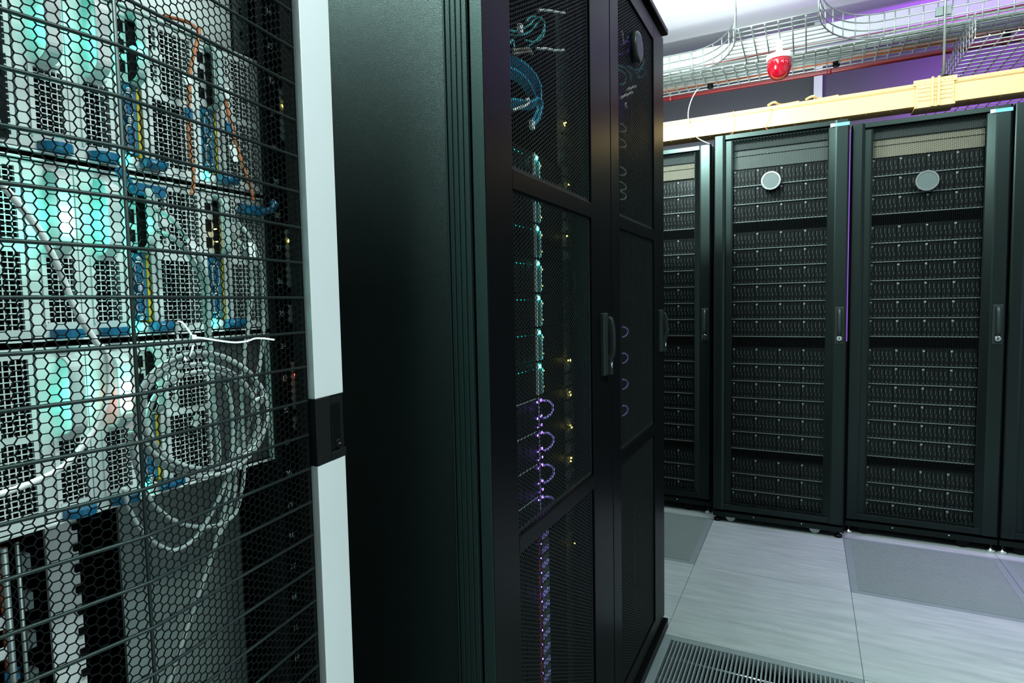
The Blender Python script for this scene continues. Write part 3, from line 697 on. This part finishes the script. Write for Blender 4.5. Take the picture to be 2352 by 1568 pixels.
pc('power_cable', [(355, 482), (388, 497), (414, 528), (437, 558), (457, 594), (472, 632), (480, 671), (480, 747), (486, 818), (490, 907), (498, 984), (503, 1035), (500, 1075)], [-.650, -.632]+[-.628]*11, .0026, 'cab', 'grey cable falling from the middle enclosure, upper one of the pair with a white tag')
pc('power_cable', [(350, 528), (388, 540), (421, 568), (447, 609), (465, 645), (470, 700), (476, 780), (482, 860)], [-.652, -.635]+[-.634]*6, .0026, 'cab', 'grey cable falling from the middle enclosure, lower one of the pair with a white tag')
pc('power_cable', [(539, 502), (562, 528), (580, 558), (595, 594), (602, 620), (605, 671), (605, 747), (603, 790), (597, 835), (588, 880), (580, 930), (566, 1000), (538, 1060), (523, 1137), (503, 1219), (488, 1270), (462, 1347), (439, 1413), (414, 1487), (385, 1575)], [-.652, -.632]+[-.625]*18, .0025, 'cab', 'long grey cable beside the mounting rail, running down across the grey panel')
pc('power_cable', [(535, 545), (553, 560), (564, 585), (575, 615), (580, 650), (575, 700), (569, 760), (562, 810), (558, 870), (553, 960), (545, 1040), (544, 1100), (530, 1170), (505, 1230)], [-.652, -.634]+[-.63]*12, .0025, 'cab', 'grey cable next to the long grey cable, ending at the grey panel')
pc('cable_loop', [(555, 860), (556, 960), (560, 1090), (544, 1170), (523, 1194), (498, 1206), (465, 1210), (427, 1206), (388, 1188), (355, 1160), (325, 1110), (305, 1040), (300, 990)], [-.622]*13, .0024, 'cab', 'shallow loop of grey cable sagging over the top of the grey panel')
pc('cable_loop', [(520, 880), (535, 960), (530, 1060), (505, 1140), (470, 1204), (452, 1232), (427, 1252), (398, 1264), (375, 1257), (350, 1242), (319, 1209), (296, 1168), (285, 1120)], [-.616]*13, .0024, 'cab', 'deepest loop of grey cable hanging over the grey panel')
pc('fibre', [(374, 37), (408, 44), (434, 53), (452, 66), (458, 80)], [-.690, -.68, -.67, -.655, -.645], .0021, 'orange', 'short orange fibre arching over the white sheet panel')
pc('fibre', [(458, 62), (452, 97), (439, 153), (434, 209), (433, 255), (434, 306), (438, 357), (444, 400), (444, 428), (439, 446)], -.645, .0021, 'orange', 'orange fibre hanging down beside the ribbed vent plate, first of the two long ones')
pc('fibre', [(500, 160), (513, 217), (526, 268), (539, 319), (554, 370), (562, 392), (574, 426), (583, 461)], -.647, .0021, 'orange', 'orange fibre slanting down to the blue hook, second of the two long ones')
def tagx(px, py, h, lab, X=-.641, tilt=0):
    p = P(px, py, X=X); b = MB(); b.box(p.x, p.x+.001, p.y-.0045, p.y+.0045, p.z-h/2, p.z+h/2); o = b.build('cable_tag', 'tag', org=p); o.rotation_euler = (tilt, 0, 0); return tag(o, lab, 'cable tag')
tagx(428, 178, .014, 'white tag folded round the upper part of the first orange fibre', tilt=.5)
tagx(537, 352, .020, 'white tag on the slanting orange fibre', X=-.643, tilt=.25)
tagx(522, 215, .012, 'small white tag high on the slanting orange fibre', X=-.643, tilt=.3)
tagx(442, 562, .016, 'white tag round the pair of grey cables of the middle enclosure', X=-.622, tilt=.5)
tagx(578, 577, .022, 'white tag on the grey cable beside the mounting rail', X=-.621, tilt=.1)
tagx(450, 965, .014, 'small white tag lying before the vent plate inside the coil', X=-.650, tilt=-.6)
def hook(px, py, lab, flip=1):
    p = P(px, py, X=-.648); b = MB(); b.box(p.x-.008, p.x+.004, p.y-.012, p.y+.02, p.z-.0055, p.z+.0055)
    b.tube(smooth([(p.x, p.y+flip*.016, p.z), (p.x+.01, p.y+flip*.024, p.z+.002), (p.x+.012, p.y+flip*.030, p.z+.009), (p.x+.006, p.y+flip*.031, p.z+.014)]), .0045, 8)
    return tag(b.build('blue_hook', 'blue', org=p, bevel=.001), lab, 'latch')
hook(575, 482, 'blue plastic hook beside the mounting rail, orange fibre ending in it')
hook(335, 436, 'blue plastic hook at the upright door rod, above the engraved lever', -1)
for (x, y, lab) in ((434, 262, 'small blue plug on the first orange fibre'), (525, 295, 'small blue plug on the slanting orange fibre')):
    p = P(x, y, X=-.643); b = MB(); b.box(p.x-.003, p.x+.002, p.y-.004, p.y+.004, p.z-.007, p.z+.007); tag(b.build('fibre_plug', 'blue', org=p, bevel=.001), lab, 'plug')
for i, (a, c) in enumerate(((2, 28), (14, 34))):
    pc('power_cable', [(a-6, 1255), (a, 1330), (a+10, 1450), (a+20, 1600)], -.69, .0021, 'copper', ['orange-red cable at the photo edge below the enclosures', 'thinner orange-red cable beside the steel rod below the enclosures'][i])
for (x, y, lab, m_) in ((12, 1428, 'upper white tag on the orange-red cables', 'tag'), (8, 1500, 'lower white tag on the orange-red cables', 'tag'), (30, 1550, 'blue clip on the orange-red cables', 'blue')):
    p = P(x, y, X=-.684); b = MB(); b.box(p.x, p.x+.0015, p.y-.007, p.y+.005, p.z-.006, p.z+.006); tag(b.build('cable_tag', m_, org=p), lab, 'cable tag')
# ---- zip tie on the door rod
t = thing('cable_tie', P(443, 774, X=-.562), 'white cable tie knotted round a rod of the honeycomb door', 'cable tie')
X0 = -.5585
b = MB(); b.strip(smooth([P(x, y, X=X0+d) for x, y, d in ((446, 774, .0), (470, 777, .002), (503, 782, .004), (539, 786, .004), (567, 783, .003), (586, 777, .002), (606, 777, .0), (630, 780, -.002))]), (0, .3, 1), .0019, .0008); b.build('tail', 'tie', t)
b = MB(); p = P(443, 774, X=X0); b.box(p.x-.002, p.x+.0025, p.y-.0026, p.y+.0026, p.z-.0024, p.z+.0024); b.build('head', 'tie', t, .0005)
b = MB(); b.strip(smooth([P(x, y, X=X0+d) for x, y, d in ((443, 774, 0), (432, 757, .001), (420, 742, .002), (412, 738, .001), (406, 741, -.001), (406, 757, -.0035), (409, 778, -.005))]), (0, 1, .4), .0021, .0008)
b.strip(smooth([P(x, y, X=X0+d) for x, y, d in ((443, 775, 0), (443, 792, .001), (439, 808, .001), (430, 828, -.003), (424, 822, -.006), (416, 800, -.007))]), (0, 1, .2), .0021, .0008)
b.build('loop', 'tie', t)

# ================================================================== DARK CABINETS WITH FINE MESH DOORS
CX = -.444                                      # front face of their doors
RAILS = [(.095, .7265), (.7582, 1.3556), (1.3895, 1.985)]
def cabinet(y0, y1, m0, m1, label, hy, hz0, hz1, badge):
    t = thing('mesh_door_cabinet', (-.95, (y0+y1)/2, 0), label, 'cabinet')
    ZT = 2.04
    first = y0 < 1
    if first:
        b = MB(); b.box(-1.5, -.513, y0, y0+.012, .02, ZT); b.build('side_panel', 'grain', t)['label'] = 'grained black side panel'
        b = MB()
        b.box(-.513, -.4695, y0+.002, y0+.045, .02, ZT)
        for k in range(5):
            xk = -.5115+.0098*k; b.box(xk, xk+.0024, y0-.0022, y0+.002, .02, ZT)
        b.box(-.508, -.472, y0+.0005, y0+.002, .02, ZT)
        b.build('ribbed_corner_post', 'ribp', t, .0005)
    else:
        b = MB(); b.box(-1.5, -.4695, y0+.001, y0+.012, .02, ZT); b.build('side_panel', 'black', t)
    b = MB(); b.box(-1.5, -.4695, y1-.012, y1-.001, .02, ZT); b.build('side_panel', 'black', t)
    b = MB(); b.box(-1.5, -.430, y0+.001, y1+(.0 if first else .012), ZT+.012, 2.072); b.box(-1.5, -.47, y0+.012, y1-.012, ZT-.02, ZT+.012); b.build('top_cap', 'doorp', t, .004)
    b = MB(); b.box(-1.5, -.432, y0+.001, y1+(.0 if first else .004), 0, .032); b.build('base_plinth', 'doorp', t, .002)
    b = MB(); b.box(-1.5, -1.488, y0+.012, y1-.012, .032, ZT); b.build('rear_panel', 'void', t)
    d = MB(); xb = CX-.022; g_ = .0025
    ya, yb = y0+(.003 if first else g_), y1-g_
    d.box(xb, CX, ya, m0, .045, ZT); d.box(xb, CX, m1, yb, .045, ZT)
    zs = [.045]+[z for r in RAILS for z in r]+[ZT]
    for k in range(0, len(zs), 2): d.box(xb, CX, m0, m1, zs[k], zs[k+1])
    dr = d.build('door', 'doorp', t, .0015)
    for i, (za, zb_) in enumerate(RAILS):
        if first:
            hp = hexpanel(.411, zb_-za+.012, .0081, .00105, .0012, lambda u, v, k: (k, u, v)).build('perforated_panel', 'mesh2', dr, org=(0, 0, 0)); cabinet.__dict__.setdefault('hp', []).append(hp)
        else:
            hp = cabinet.hp[i].copy(); COL.objects.link(hp); hp.parent = dr
        hp.location = Vector((CX-.0075, m0-.004, za-.006))-ORG[dr.name]; ORG[hp.name] = ORG[dr.name]
    if first:
        b = MB(); b.box(xb+.001, CX-.0008, ya-.0012, ya, .046, ZT-.001); b.build('lit_door_edge', 'ribp', dr, .0004)  # added sliver: light on the door edge put in as a paler tone
    else:
        for (sy_, b0) in ((747, 0), (769, 0), (1305, 0), (1325, 0)):
            z = P(1465, sy_, X=-.54).z; b = MB(); b.lathe((-.54, y1-.043, z), [(.005, 0), (.005, .002), (.003, .0035)], 10, 'x'); b.build('rail_screw', 'steel', t)
    # swing handle
    b = MB(); b.box(CX-.002, CX+.010, hy-.030, hy+.004, hz0, hz1); b.build('handle_plate', 'hand', dr, .003)
    b = MB(); h = hz1-hz0
    b.strip(smooth([(CX+.008, hy+.010, hz1-.012), (CX+.014, hy+.012, hz1-.022), (CX+.018, hy+.012, hz1-.055), (CX+.017, hy+.012, hz0+.055), (CX+.011, hy+.010, hz0+.036)]), (0, 1, 0), .022, .009)
    for k in range(4): b.box(CX+.021, CX+.0235, hy+.003, hy+.021, hz0+.060+.006*k, hz0+.0625+.006*k)
    b.build('handle', 'hand', dr, .0015)
    b = MB(); b.box(CX, CX+.016, hy+.000, hy+.022, hz0, hz0+.034, 0); b.lathe((CX+.016, hy+.012, hz0+.024), [(.007, 0), (.007, .0015), (.005, .002)], 16, 'x', 1); b.build('lock', ['hand', 'chrome'], dr, .001)
    if badge:
        p = badge; b = MB(); b.lathe((0, p.y, p.z), [(.040, CX-.006), (.0405, CX+.011), (.038, CX+.014), (.030, CX+.0145)], 36, 'x'); b.build('badge', 'hand', dr)
    for q in (y0+.03, y1-.055):
        b = MB(); b.box(-.56, -.54, q, q+.025, .04, ZT-.02); b.build('mounting_rail', 'dark', t)
    return t
cabinet(.80, 1.45, .897, 1.300, 'dark cabinet with fine mesh door, nearer of the two, with grained side panel', 1.385, .985, 1.137, None)
cabinet(1.45, 2.056, 1.523, 1.9155, 'dark cabinet with fine mesh door, farther of the two, with round badge', 2.00, .992, 1.134, P(1468, 107, X=-.432))
# ---- things inside the nearer cabinet
IX = -.53
def blade(zc, h):
    t = thing('blade_server', (IX, 1.1, zc), '', 'server'); b = MB(); b.box(-1.2, IX, .885, 1.335, zc+.001, zc+h-.0015)
    for k in range(9): b.box(IX, IX+.001, .90+.028*k, .918+.028*k, zc+.006, zc+h-.008)
    b.build('chassis', 'dark', t); return t
t0 = None; names7 = ['topmost', 'second', 'third', 'fourth', 'fifth', 'sixth', 'lowest']
zb0 = 1.412
for i in range(7):
    z = zb0-.0752*i; L = 'dark server with pale strips and teal light, %s of its stack in the nearer cabinet' % names7[i]
    if t0 is None:
        t0 = blade(z, .0752)
        b = MB(); b.box(IX, IX+.006, 1.1655, 1.168, z+.002, z+.072); b.box(IX, IX+.006, 1.1925, 1.194, z+.002, z+.060); b.build('pale_strip', 'wglow', t0)
        b = MB(); b.box(IX, IX+.003, 1.171, 1.190, z+.002, z+.072); b.build('teal_panel', 'tpanel', t0)
        b = MB(); b.lathe((IX+.003, 1.180, z+.064), [(.005, 0), (.005, .002), (.0025, .0035)], 10, 'x'); b.build('status_light', 'teals', t0)
        b = MB()
        for zq in (.052, .016): b.lathe((IX+.001, 1.205, z+zq), [(.0020, 0), (.0020, .0015), (.001, .002)], 8, 'x')
        b.build('port_light_and_glint', 'yled', t0)
        b = MB()
        for k in range(6): b.lathe((IX+.001, 1.06+.018*k, z+.060), [(.0009, 0), (.0007, .001)], 6, 'x')
        b.build('port_light_and_glint', 'tealp', t0)  # row of teal reflections put in as glowing dots
        t0['label'] = L; t0['group'] = 'teal lit servers in the nearer cabinet'
    else: copy_thing(t0, (IX, 1.1, z), L)
v0 = None; zv = .8865; n5 = ['topmost', 'second', 'third', 'lowest']
for i in range(4):
    z = zv-.0732*i; L = 'dark server with violet lit ring handle, %s of its stack behind the nearer cabinet door' % n5[i]
    if v0 is None:
        v0 = blade(z, .0732); yc = 1.205; zc = z+.040
        b = MB(); b.tube([(IX+.004+.012*math.sin(pi*k/14), yc-.012+.030*math.sin(pi*k/14), zc+.020*math.cos(pi*k/14)) for k in range(15)], .0026, 8)
        b.build('ring_handle', 'vtube', v0)['label'] = 'violet lit ring handle'
        b = MB()
        for (yy, zz, r) in ((1.168, .060, .0024), (1.168, .024, .0022), (1.189, .062, .0035), (1.189, .026, .0035), (1.190, .006, .003), (1.170, .004, .0014)): b.lathe((IX+.001, yy, z+zz), [(r, 0), (r, .0015), (r*.5, .002)], 10, 'x')
        b.build('status_light', 'vled', v0)
        b = MB(); b.box(IX, IX+.003, 1.174, 1.178, z+.002, z+.07); b.box(IX, IX+.002, 1.05, 1.165, z+.068, z+.070); b.build('pale_strip', 'grey', v0)
        v0['label'] = L; v0['group'] = 'violet lit servers in the nearer cabinet'
    else: copy_thing(v0, (IX, 1.1, z), L)
r0 = None; zr = .597; n8 = ['topmost', 'second', 'third', 'fourth', 'fifth', 'sixth', 'seventh', 'lowest']
for i in range(8):
    z = zr-.0668*i; L = 'dark red-striped server, %s of the low stack in the nearer cabinet' % n8[i]
    if r0 is None:
        r0 = blade(z, .0668)
        b = MB(); b.box(IX, IX+.003, 1.160, 1.171, z+.004, z+.024); b.box(IX, IX+.003, 1.160, 1.171, z+.036, z+.060); b.build('red_strip', 'red', r0)
        b = MB()
        for k in range(4): b.box(IX, IX+.003, 1.181, 1.217, z+.003+.016*k, z+.014+.016*k, 1 if k % 2 else 0)
        b.build('port_bank', ['vtube', 'dgrey'], r0)
        b = MB()
        for zz in (.030, .063): b.lathe((IX+.002, 1.173, z+zz), [(.002, 0), (.002, .0015), (.001, .002)], 8, 'x')
        b.build('status_light', 'vled', r0)
        r0['label'] = L; r0['group'] = 'red striped servers in the nearer cabinet'
    else: copy_thing(r0, (IX, 1.1, z), L)
t = thing('cable_manager', (IX, 1.37, 1.1), 'grey upright cable manager with amber lights at the far side behind the nearer cabinet door', 'cable manager')
b = MB()
for k in range(34):
    z = .62+.034*k
    if 1.0 < z < 1.24: continue
    b.box(IX-.004, IX+.004, 1.343, 1.385, z, z+.027)
    if k % 2: b.box(IX+.004, IX+.008, 1.350, 1.378, z+.006, z+.02)
b.box(IX-.012, IX-.006, 1.34, 1.39, .1, 1.85); b.build('fingers', 'grey', t)
for (pa, pb) in ((612, 685), (690, 750)):
    a, c = P(1291, pa, X=-.52), P(1293, pb, X=-.52); b = MB(); zc, rz = (a.z+c.z)/2, (a.z-c.z)/2
    b.tube([(-.522, 1.338, c.z+rz*.1)]+[(-.522+.006*math.sin(pi*k/14), 1.342+.040*math.sin(pi*k/14)**.6, zc-rz*math.cos(pi*k/14)) for k in range(15)]+[(-.522, 1.338, a.z-rz*.1)], .0028, 8); b.build('cable_ring', 'dgrey', t)
b = MB(); R2 = random.Random(9)
for (x, y) in ((1299, 283), (1303, 428), (1301, 540), (1308, 828), (1310, 903), (1312, 978), (1312, 1055), (1321, 1243)):
    for k in range(1 if y in (428, 540, 1243) else 3):
        p = P(x+R2.uniform(-3, 4), y+R2.uniform(-5, 6), X=-.518); b.lathe(p, [(.0021, -.001), (.0021, .001), (.001, .002)], 8, 'x')
b.build('port_light_and_glint', 'yled', t)
# patch cords in the upper part of the nearer cabinet
for i in range(8):
    o = i*7
    cable('patch_cable', [P(x, y, X=-.492-.005*(i % 4)) for x, y in ((1150, 125+o), (1180, 132+o), (1205-i*.6, 147+o*1.05), (1226-i*1.6, 168+o*1.1), (1239-i*2.2, 192+o*1.05), (1243-i*2.4, 215+o), (1239-i*2, 244+o*.6), (1226-i, 270+o*.3))], .0031, 'bcable',
          'blue patch cable arching over behind the top of the nearer cabinet door', 'cable', 'blue patch cables in the nearer cabinet')
for i in range(4):
    o = i*6
    cable('patch_cable', [P(x, y, X=-.485-.004*i) for x, y in ((1150, 226+o), (1190, 230+o), (1220, 234+o*.8), (1238, 226+o*.4), (1245-i, 240+o), (1240-i*2, 262+o), (1226-i*2, 290))], .0031, 'bcable',
          'blue patch cable lying flat under the arching blue ones in the nearer cabinet', 'cable', 'lower blue patch cables in the nearer cabinet')
for i, pxs in enumerate((((1150, 62), (1185, 72), (1215, 58), (1228, 44), (1240, 40), (1250, 52), (1246, 75), (1232, 92), (1214, 106)), ((1165, 80), (1200, 80), (1222, 68), (1243, 40)), ((1205, 92), (1228, 96), (1246, 86), (1252, 62)), ((1170, 100), (1178, 92), (1180, 110), (1176, 122)), ((1208, 50), (1218, 40), (1232, 38)))):
    cable('patch_cable', [P(x, y, X=-.487-.006*(i % 3)) for x, y in pxs], .0020, 'tcable', 'thin teal patch cable looping behind the very top of the nearer cabinet door', 'cable', 'teal patch cables in the nearer cabinet')
for i, (pxs, lab) in enumerate(((((1236, 24), (1258, 24), (1280, 28), (1297, 30)), 'white cable highest behind the nearer cabinet door'), (((1232, 112), (1256, 112), (1275, 116), (1294, 115)), 'white cable level with the beige connectors behind the nearer cabinet door'), (((1178, 254), (1195, 247), (1210, 240), (1215, 232), (1212, 227), (1206, 230)), 'white cable hooked over the lower blue patch cables'))):
    cable('patch_cable', [P(x, y, X=-.478) for x, y in pxs], .0028, 'cabw', lab, 'cable')
for i, pxs in enumerate((((1176, 116), (1195, 113), (1213, 111), (1219, 117), (1224, 122)), ((1176, 124), (1200, 121), (1216, 118), (1222, 126)))):
    cable('beige_cable', [P(x, y, X=-.482) for x, y in pxs], .0024, 'beige', ['upper beige cable above the blue patch cables', 'lower beige cable above the blue patch cables'][i], 'cable')
for (x, y, lab) in ((1222, 287, 'white plug where the lower blue patch cables end'), (1194, 66, 'white plug among the teal patch cables')):
    p = P(x, y, X=-.482); b = MB(); b.box(p.x-.004, p.x+.004, p.y-.006, p.y+.006, p.z-.008, p.z+.008); tag(b.build('plug', 'tag', org=p, bevel=.001), lab, 'plug')
# ---- things inside the farther cabinet
def ringserver(z, h):
    t = thing('ring_handle_server', (IX, 1.75, z), '', 'server')
    b = MB(); b.box(-1.2, IX, 1.54, 1.985, z, z+h-.002); b.build('chassis', 'dark', t)
    return t
names = ['topmost', 'second', 'third', 'fourth', 'fifth']
for k, (ys_, m_, nm) in enumerate((((294, 330, 394, 428, 450), 'grey', 'pale'), ((762, 822, 882, 942), 'vtube', 'violet'))):
    for i, y_ in enumerate(ys_):
        a = P(1429 if k == 0 else 1434, y_, X=IX+.008); r = .0122 if k == 0 else .016
        t = ringserver(a.z-.0085, .017); t['label'] = 'dark server with %s ring handle, %s of its kind behind the farther cabinet door' % (nm, (names if k == 0 or i < 3 else names[:3]+['lowest'])[i] if not (k == 0 and i == 4) else 'lowest')
        t['group'] = nm+' ring handle servers in the farther cabinet'
        b = MB(); b.tube([(IX+.004+.010*math.sin(pi*q/12), a.y-.012+.032*math.sin(pi*q/12), a.z+r*math.cos(pi*q/12)) for q in range(13)], .0026, 8); b.build('ring_handle', m_, t)
for i, (pxs, m_, lab) in enumerate((
    (((1484, 122), (1492, 130), (1498, 142), (1500, 155), (1495, 165), (1484, 172)), 'tcable', 'teal patch cable bowing out beside the badge of the farther cabinet'),
    (((1420, 150), (1434, 155), (1442, 163), (1447, 172), (1449, 184)), 'tcable', 'teal patch cable below the violet tangle, upper one'),
    (((1420, 160), (1432, 166), (1438, 174), (1434, 190), (1424, 195)), 'tcable', 'teal patch cable below the violet tangle, lower one'),
    (((1440, 84), (1450, 92), (1453, 99), (1441, 95)), 'tcable', 'short teal patch cable inside the violet tangle'),
    (((1478, 134), (1479, 142), (1472, 156), (1466, 166)), 'tcable', 'teal patch cable hanging straight under the badge'),
    (((1428, 70), (1431, 88), (1433, 104)), 'cabw', 'pale cable at the near edge of the violet tangle'),
    (((1449, 90), (1447, 104), (1446, 112), (1438, 120), (1426, 122)), 'pcable', 'violet patch cable drooping to the near edge of the farther door'),
    (((1422, 104), (1436, 98), (1444, 84), (1452, 108), (1460, 122)), 'pcable', 'violet patch cable crossing the middle of the tangle'),
    (((1455, 108), (1460, 118), (1463, 128), (1461, 140), (1456, 146)), 'pcable', 'violet patch cable touching the edge of the badge'),
    (((1420, 126), (1434, 122), (1445, 116), (1450, 102)), 'pcable', 'lowest violet patch cable of the tangle'),
    (((1455, 160), (1466, 160), (1478, 158), (1482, 166), (1478, 176), (1464, 178)), 'bcable', 'blue patch cable below the badge'),
    (((1440, 152), (1452, 158), (1462, 168), (1468, 178)), 'bcable', 'blue patch cable between the teal ones and the badge'))):
    cable('patch_cable', [P(x, y, X=-.475-.004*(i % 4)) for x, y in pxs], .0027, m_, lab, 'cable')
for i, (xa, ya, xb_, yb_) in enumerate(((1440, 206, 1460, 198), (1424, 225, 1452, 212), (1436, 236, 1438, 248))):
    a, c = P(xa, ya, X=-.478), P(xb_, yb_, X=-.478); b = MB(); b.tube([a, (a+c)/2, c], .004, 8)
    tag(b.build('plug', 'cabw', org=a), ['upper white plug behind the farther cabinet door', 'longer white plug behind the farther cabinet door', 'lowest white plug behind the farther cabinet door'][i], 'plug')
t = thing('violet_light_strip', (.1697, 3.27, 0), 'thin violet light strip in the gap beside the forward-standing rack', 'light strip')
b = MB(); b.box(.1672, .1722, 3.262, 3.27, .95, 1.955); b.build('lit_strip', 'vstrip', t)
b = MB(); b.box(.1672, .1722, 3.262, 3.27, 0, .95); b.build('channel', 'dark', t)
t = thing('purple_lamp', (-.70, 1.80, 2.0), 'violet lamp glowing inside the top of the farther cabinet', 'lamp')
b = MB(); b.box(-.9, -.6, 1.77, 1.80, 2.0, 2.0195); b.build('lamp_body', 'dgrey', t)

# ================================================================== LIGHT
def area(name, loc, sx, sy, e, col, rot=(0, 0, 0)):
    l = bpy.data.lights.new(name, 'AREA'); l.shape = 'RECTANGLE'; l.size = sx; l.size_y = sy; l.energy = e; l.color = col
    o = bpy.data.objects.new(name, l); COL.objects.link(o); o.location = loc; o.rotation_euler = rot; return o
def point(name, loc, e, col, r=.01):
    l = bpy.data.lights.new(name, 'POINT'); l.energy = e; l.color = col; l.shadow_soft_size = r
    o = bpy.data.objects.new(name, l); COL.objects.link(o); o.location = loc; return o
WH = (.80, 1.0, .95)
area('ceiling_light', (1.0, .9, 3.10), .3, 1.2, 130, WH)
area('ceiling_light', (-.78, .25, 3.10), .5, .34, 360, WH)
area('ceiling_light', (-.5, 2.35, 3.10), .14, 1.0, 22, WH)
area('row_end_light', (-.68, 2.40, 2.19), .16, .16, 25, WH, (1.3, 0, -.25))
area('ceiling_light', (2.0, 2.2, 3.10), .3, 1.0, 25, WH)
area('ceiling_light', (-.7, -1.7, 3.10), 1.2, .3, 30, WH)
area('ceiling_fill', (-.5, 2.5, 2.75), .2, 1.2, 32, WH, (pi, 0, 0))  # added fill to brighten the ceiling, no known fitting
area('rack_top_fill', (-.5, 3.85, 2.04), 1.4, .15, 12, (.88, 1, .97), (pi-.12, 0, 0)).data.spread = 1.9  # added fill hidden behind the duct, brightens tray, beam and ceiling
area('purple_light', (1.5, 4.6, 2.38), 1.7, .12, 26, (.50, .10, 1.0), (2.25, 0, 0))
area('purple_light', (1.6, 3.9, 2.62), .5, .5, 9, (.50, .14, 1.0), (pi, 0, 0))  # added out of view to tint the ceiling violet
area('purple_light', (2.6, 3.0, 2.9), .3, .3, 6, (.62, .2, 1.0), (0, .56, 0)).data.spread = .6  # added out of view to lay a violet tint on the floor
area('purple_light', (3.4, 2.7, 1.3), .8, .8, 2, (.55, .18, 1.0), (0, pi/2, 0))  # added at the right wall for a faint overall violet tint
point('purple_lamp_light', (-.72, 1.72, 1.97), 1.1, (.36, .06, 1.0), .02)
TE = (.10, 1, .80)
def plight(p, d, e, c=TE, r=.003): point('led_light', p+Vector((d, 0, 0)), e, c, r)
plight(gl1, .008, .032); plight(gl3, .008, .012); plight(gl4, .012, .016); plight(gl2, .006, .01)
plight(P(129, 62, X=-.648), .006, .008); plight(P(266, 512, X=-.648), .006, .004); plight(P(294, 918, X=-.638), .006, .012, (1, .08, .06)); plight(P(185, 920, X=-.648), .005, .004); plight(P(663, 860, X=-.63), .004, .002, (1, .08, .06))
plight(P(326, 515, X=-.648), .01, .012); plight(P(326, 745, X=-.655), .008, .003); plight(P(500, 738, X=-.655), .008, .003)  # first one added to brighten the controller lever, no LED sits there
for i in range(3): plight(Vector((IX+.012, 1.18, 1.47-.22*i)), 0, .007)
for i in range(3): plight(Vector((IX+.02, 1.175, .93-.1*i)), 0, .02, (.28, .12, 1))
for i in range(2): plight(Vector((IX+.02, 1.185, .5-.25*i)), 0, .012, (.28, .12, 1))
wd = bpy.data.worlds.new('world'); SC.world = wd; wd.use_nodes = True
wd.node_tree.nodes['Background'].inputs['Color'].default_value = (.02, .03, .03, 1); wd.node_tree.nodes['Background'].inputs['Strength'].default_value = .3
SC.view_settings.view_transform = 'Standard'; SC.view_settings.look = 'None'; SC.view_settings.gamma = 1; SC.view_settings.exposure = 0; SC.view_settings.use_curve_mapping = False
SC.cycles.use_denoising = True
SC.cycles.max_bounces = 8; SC.cycles.sample_clamp_indirect = 4
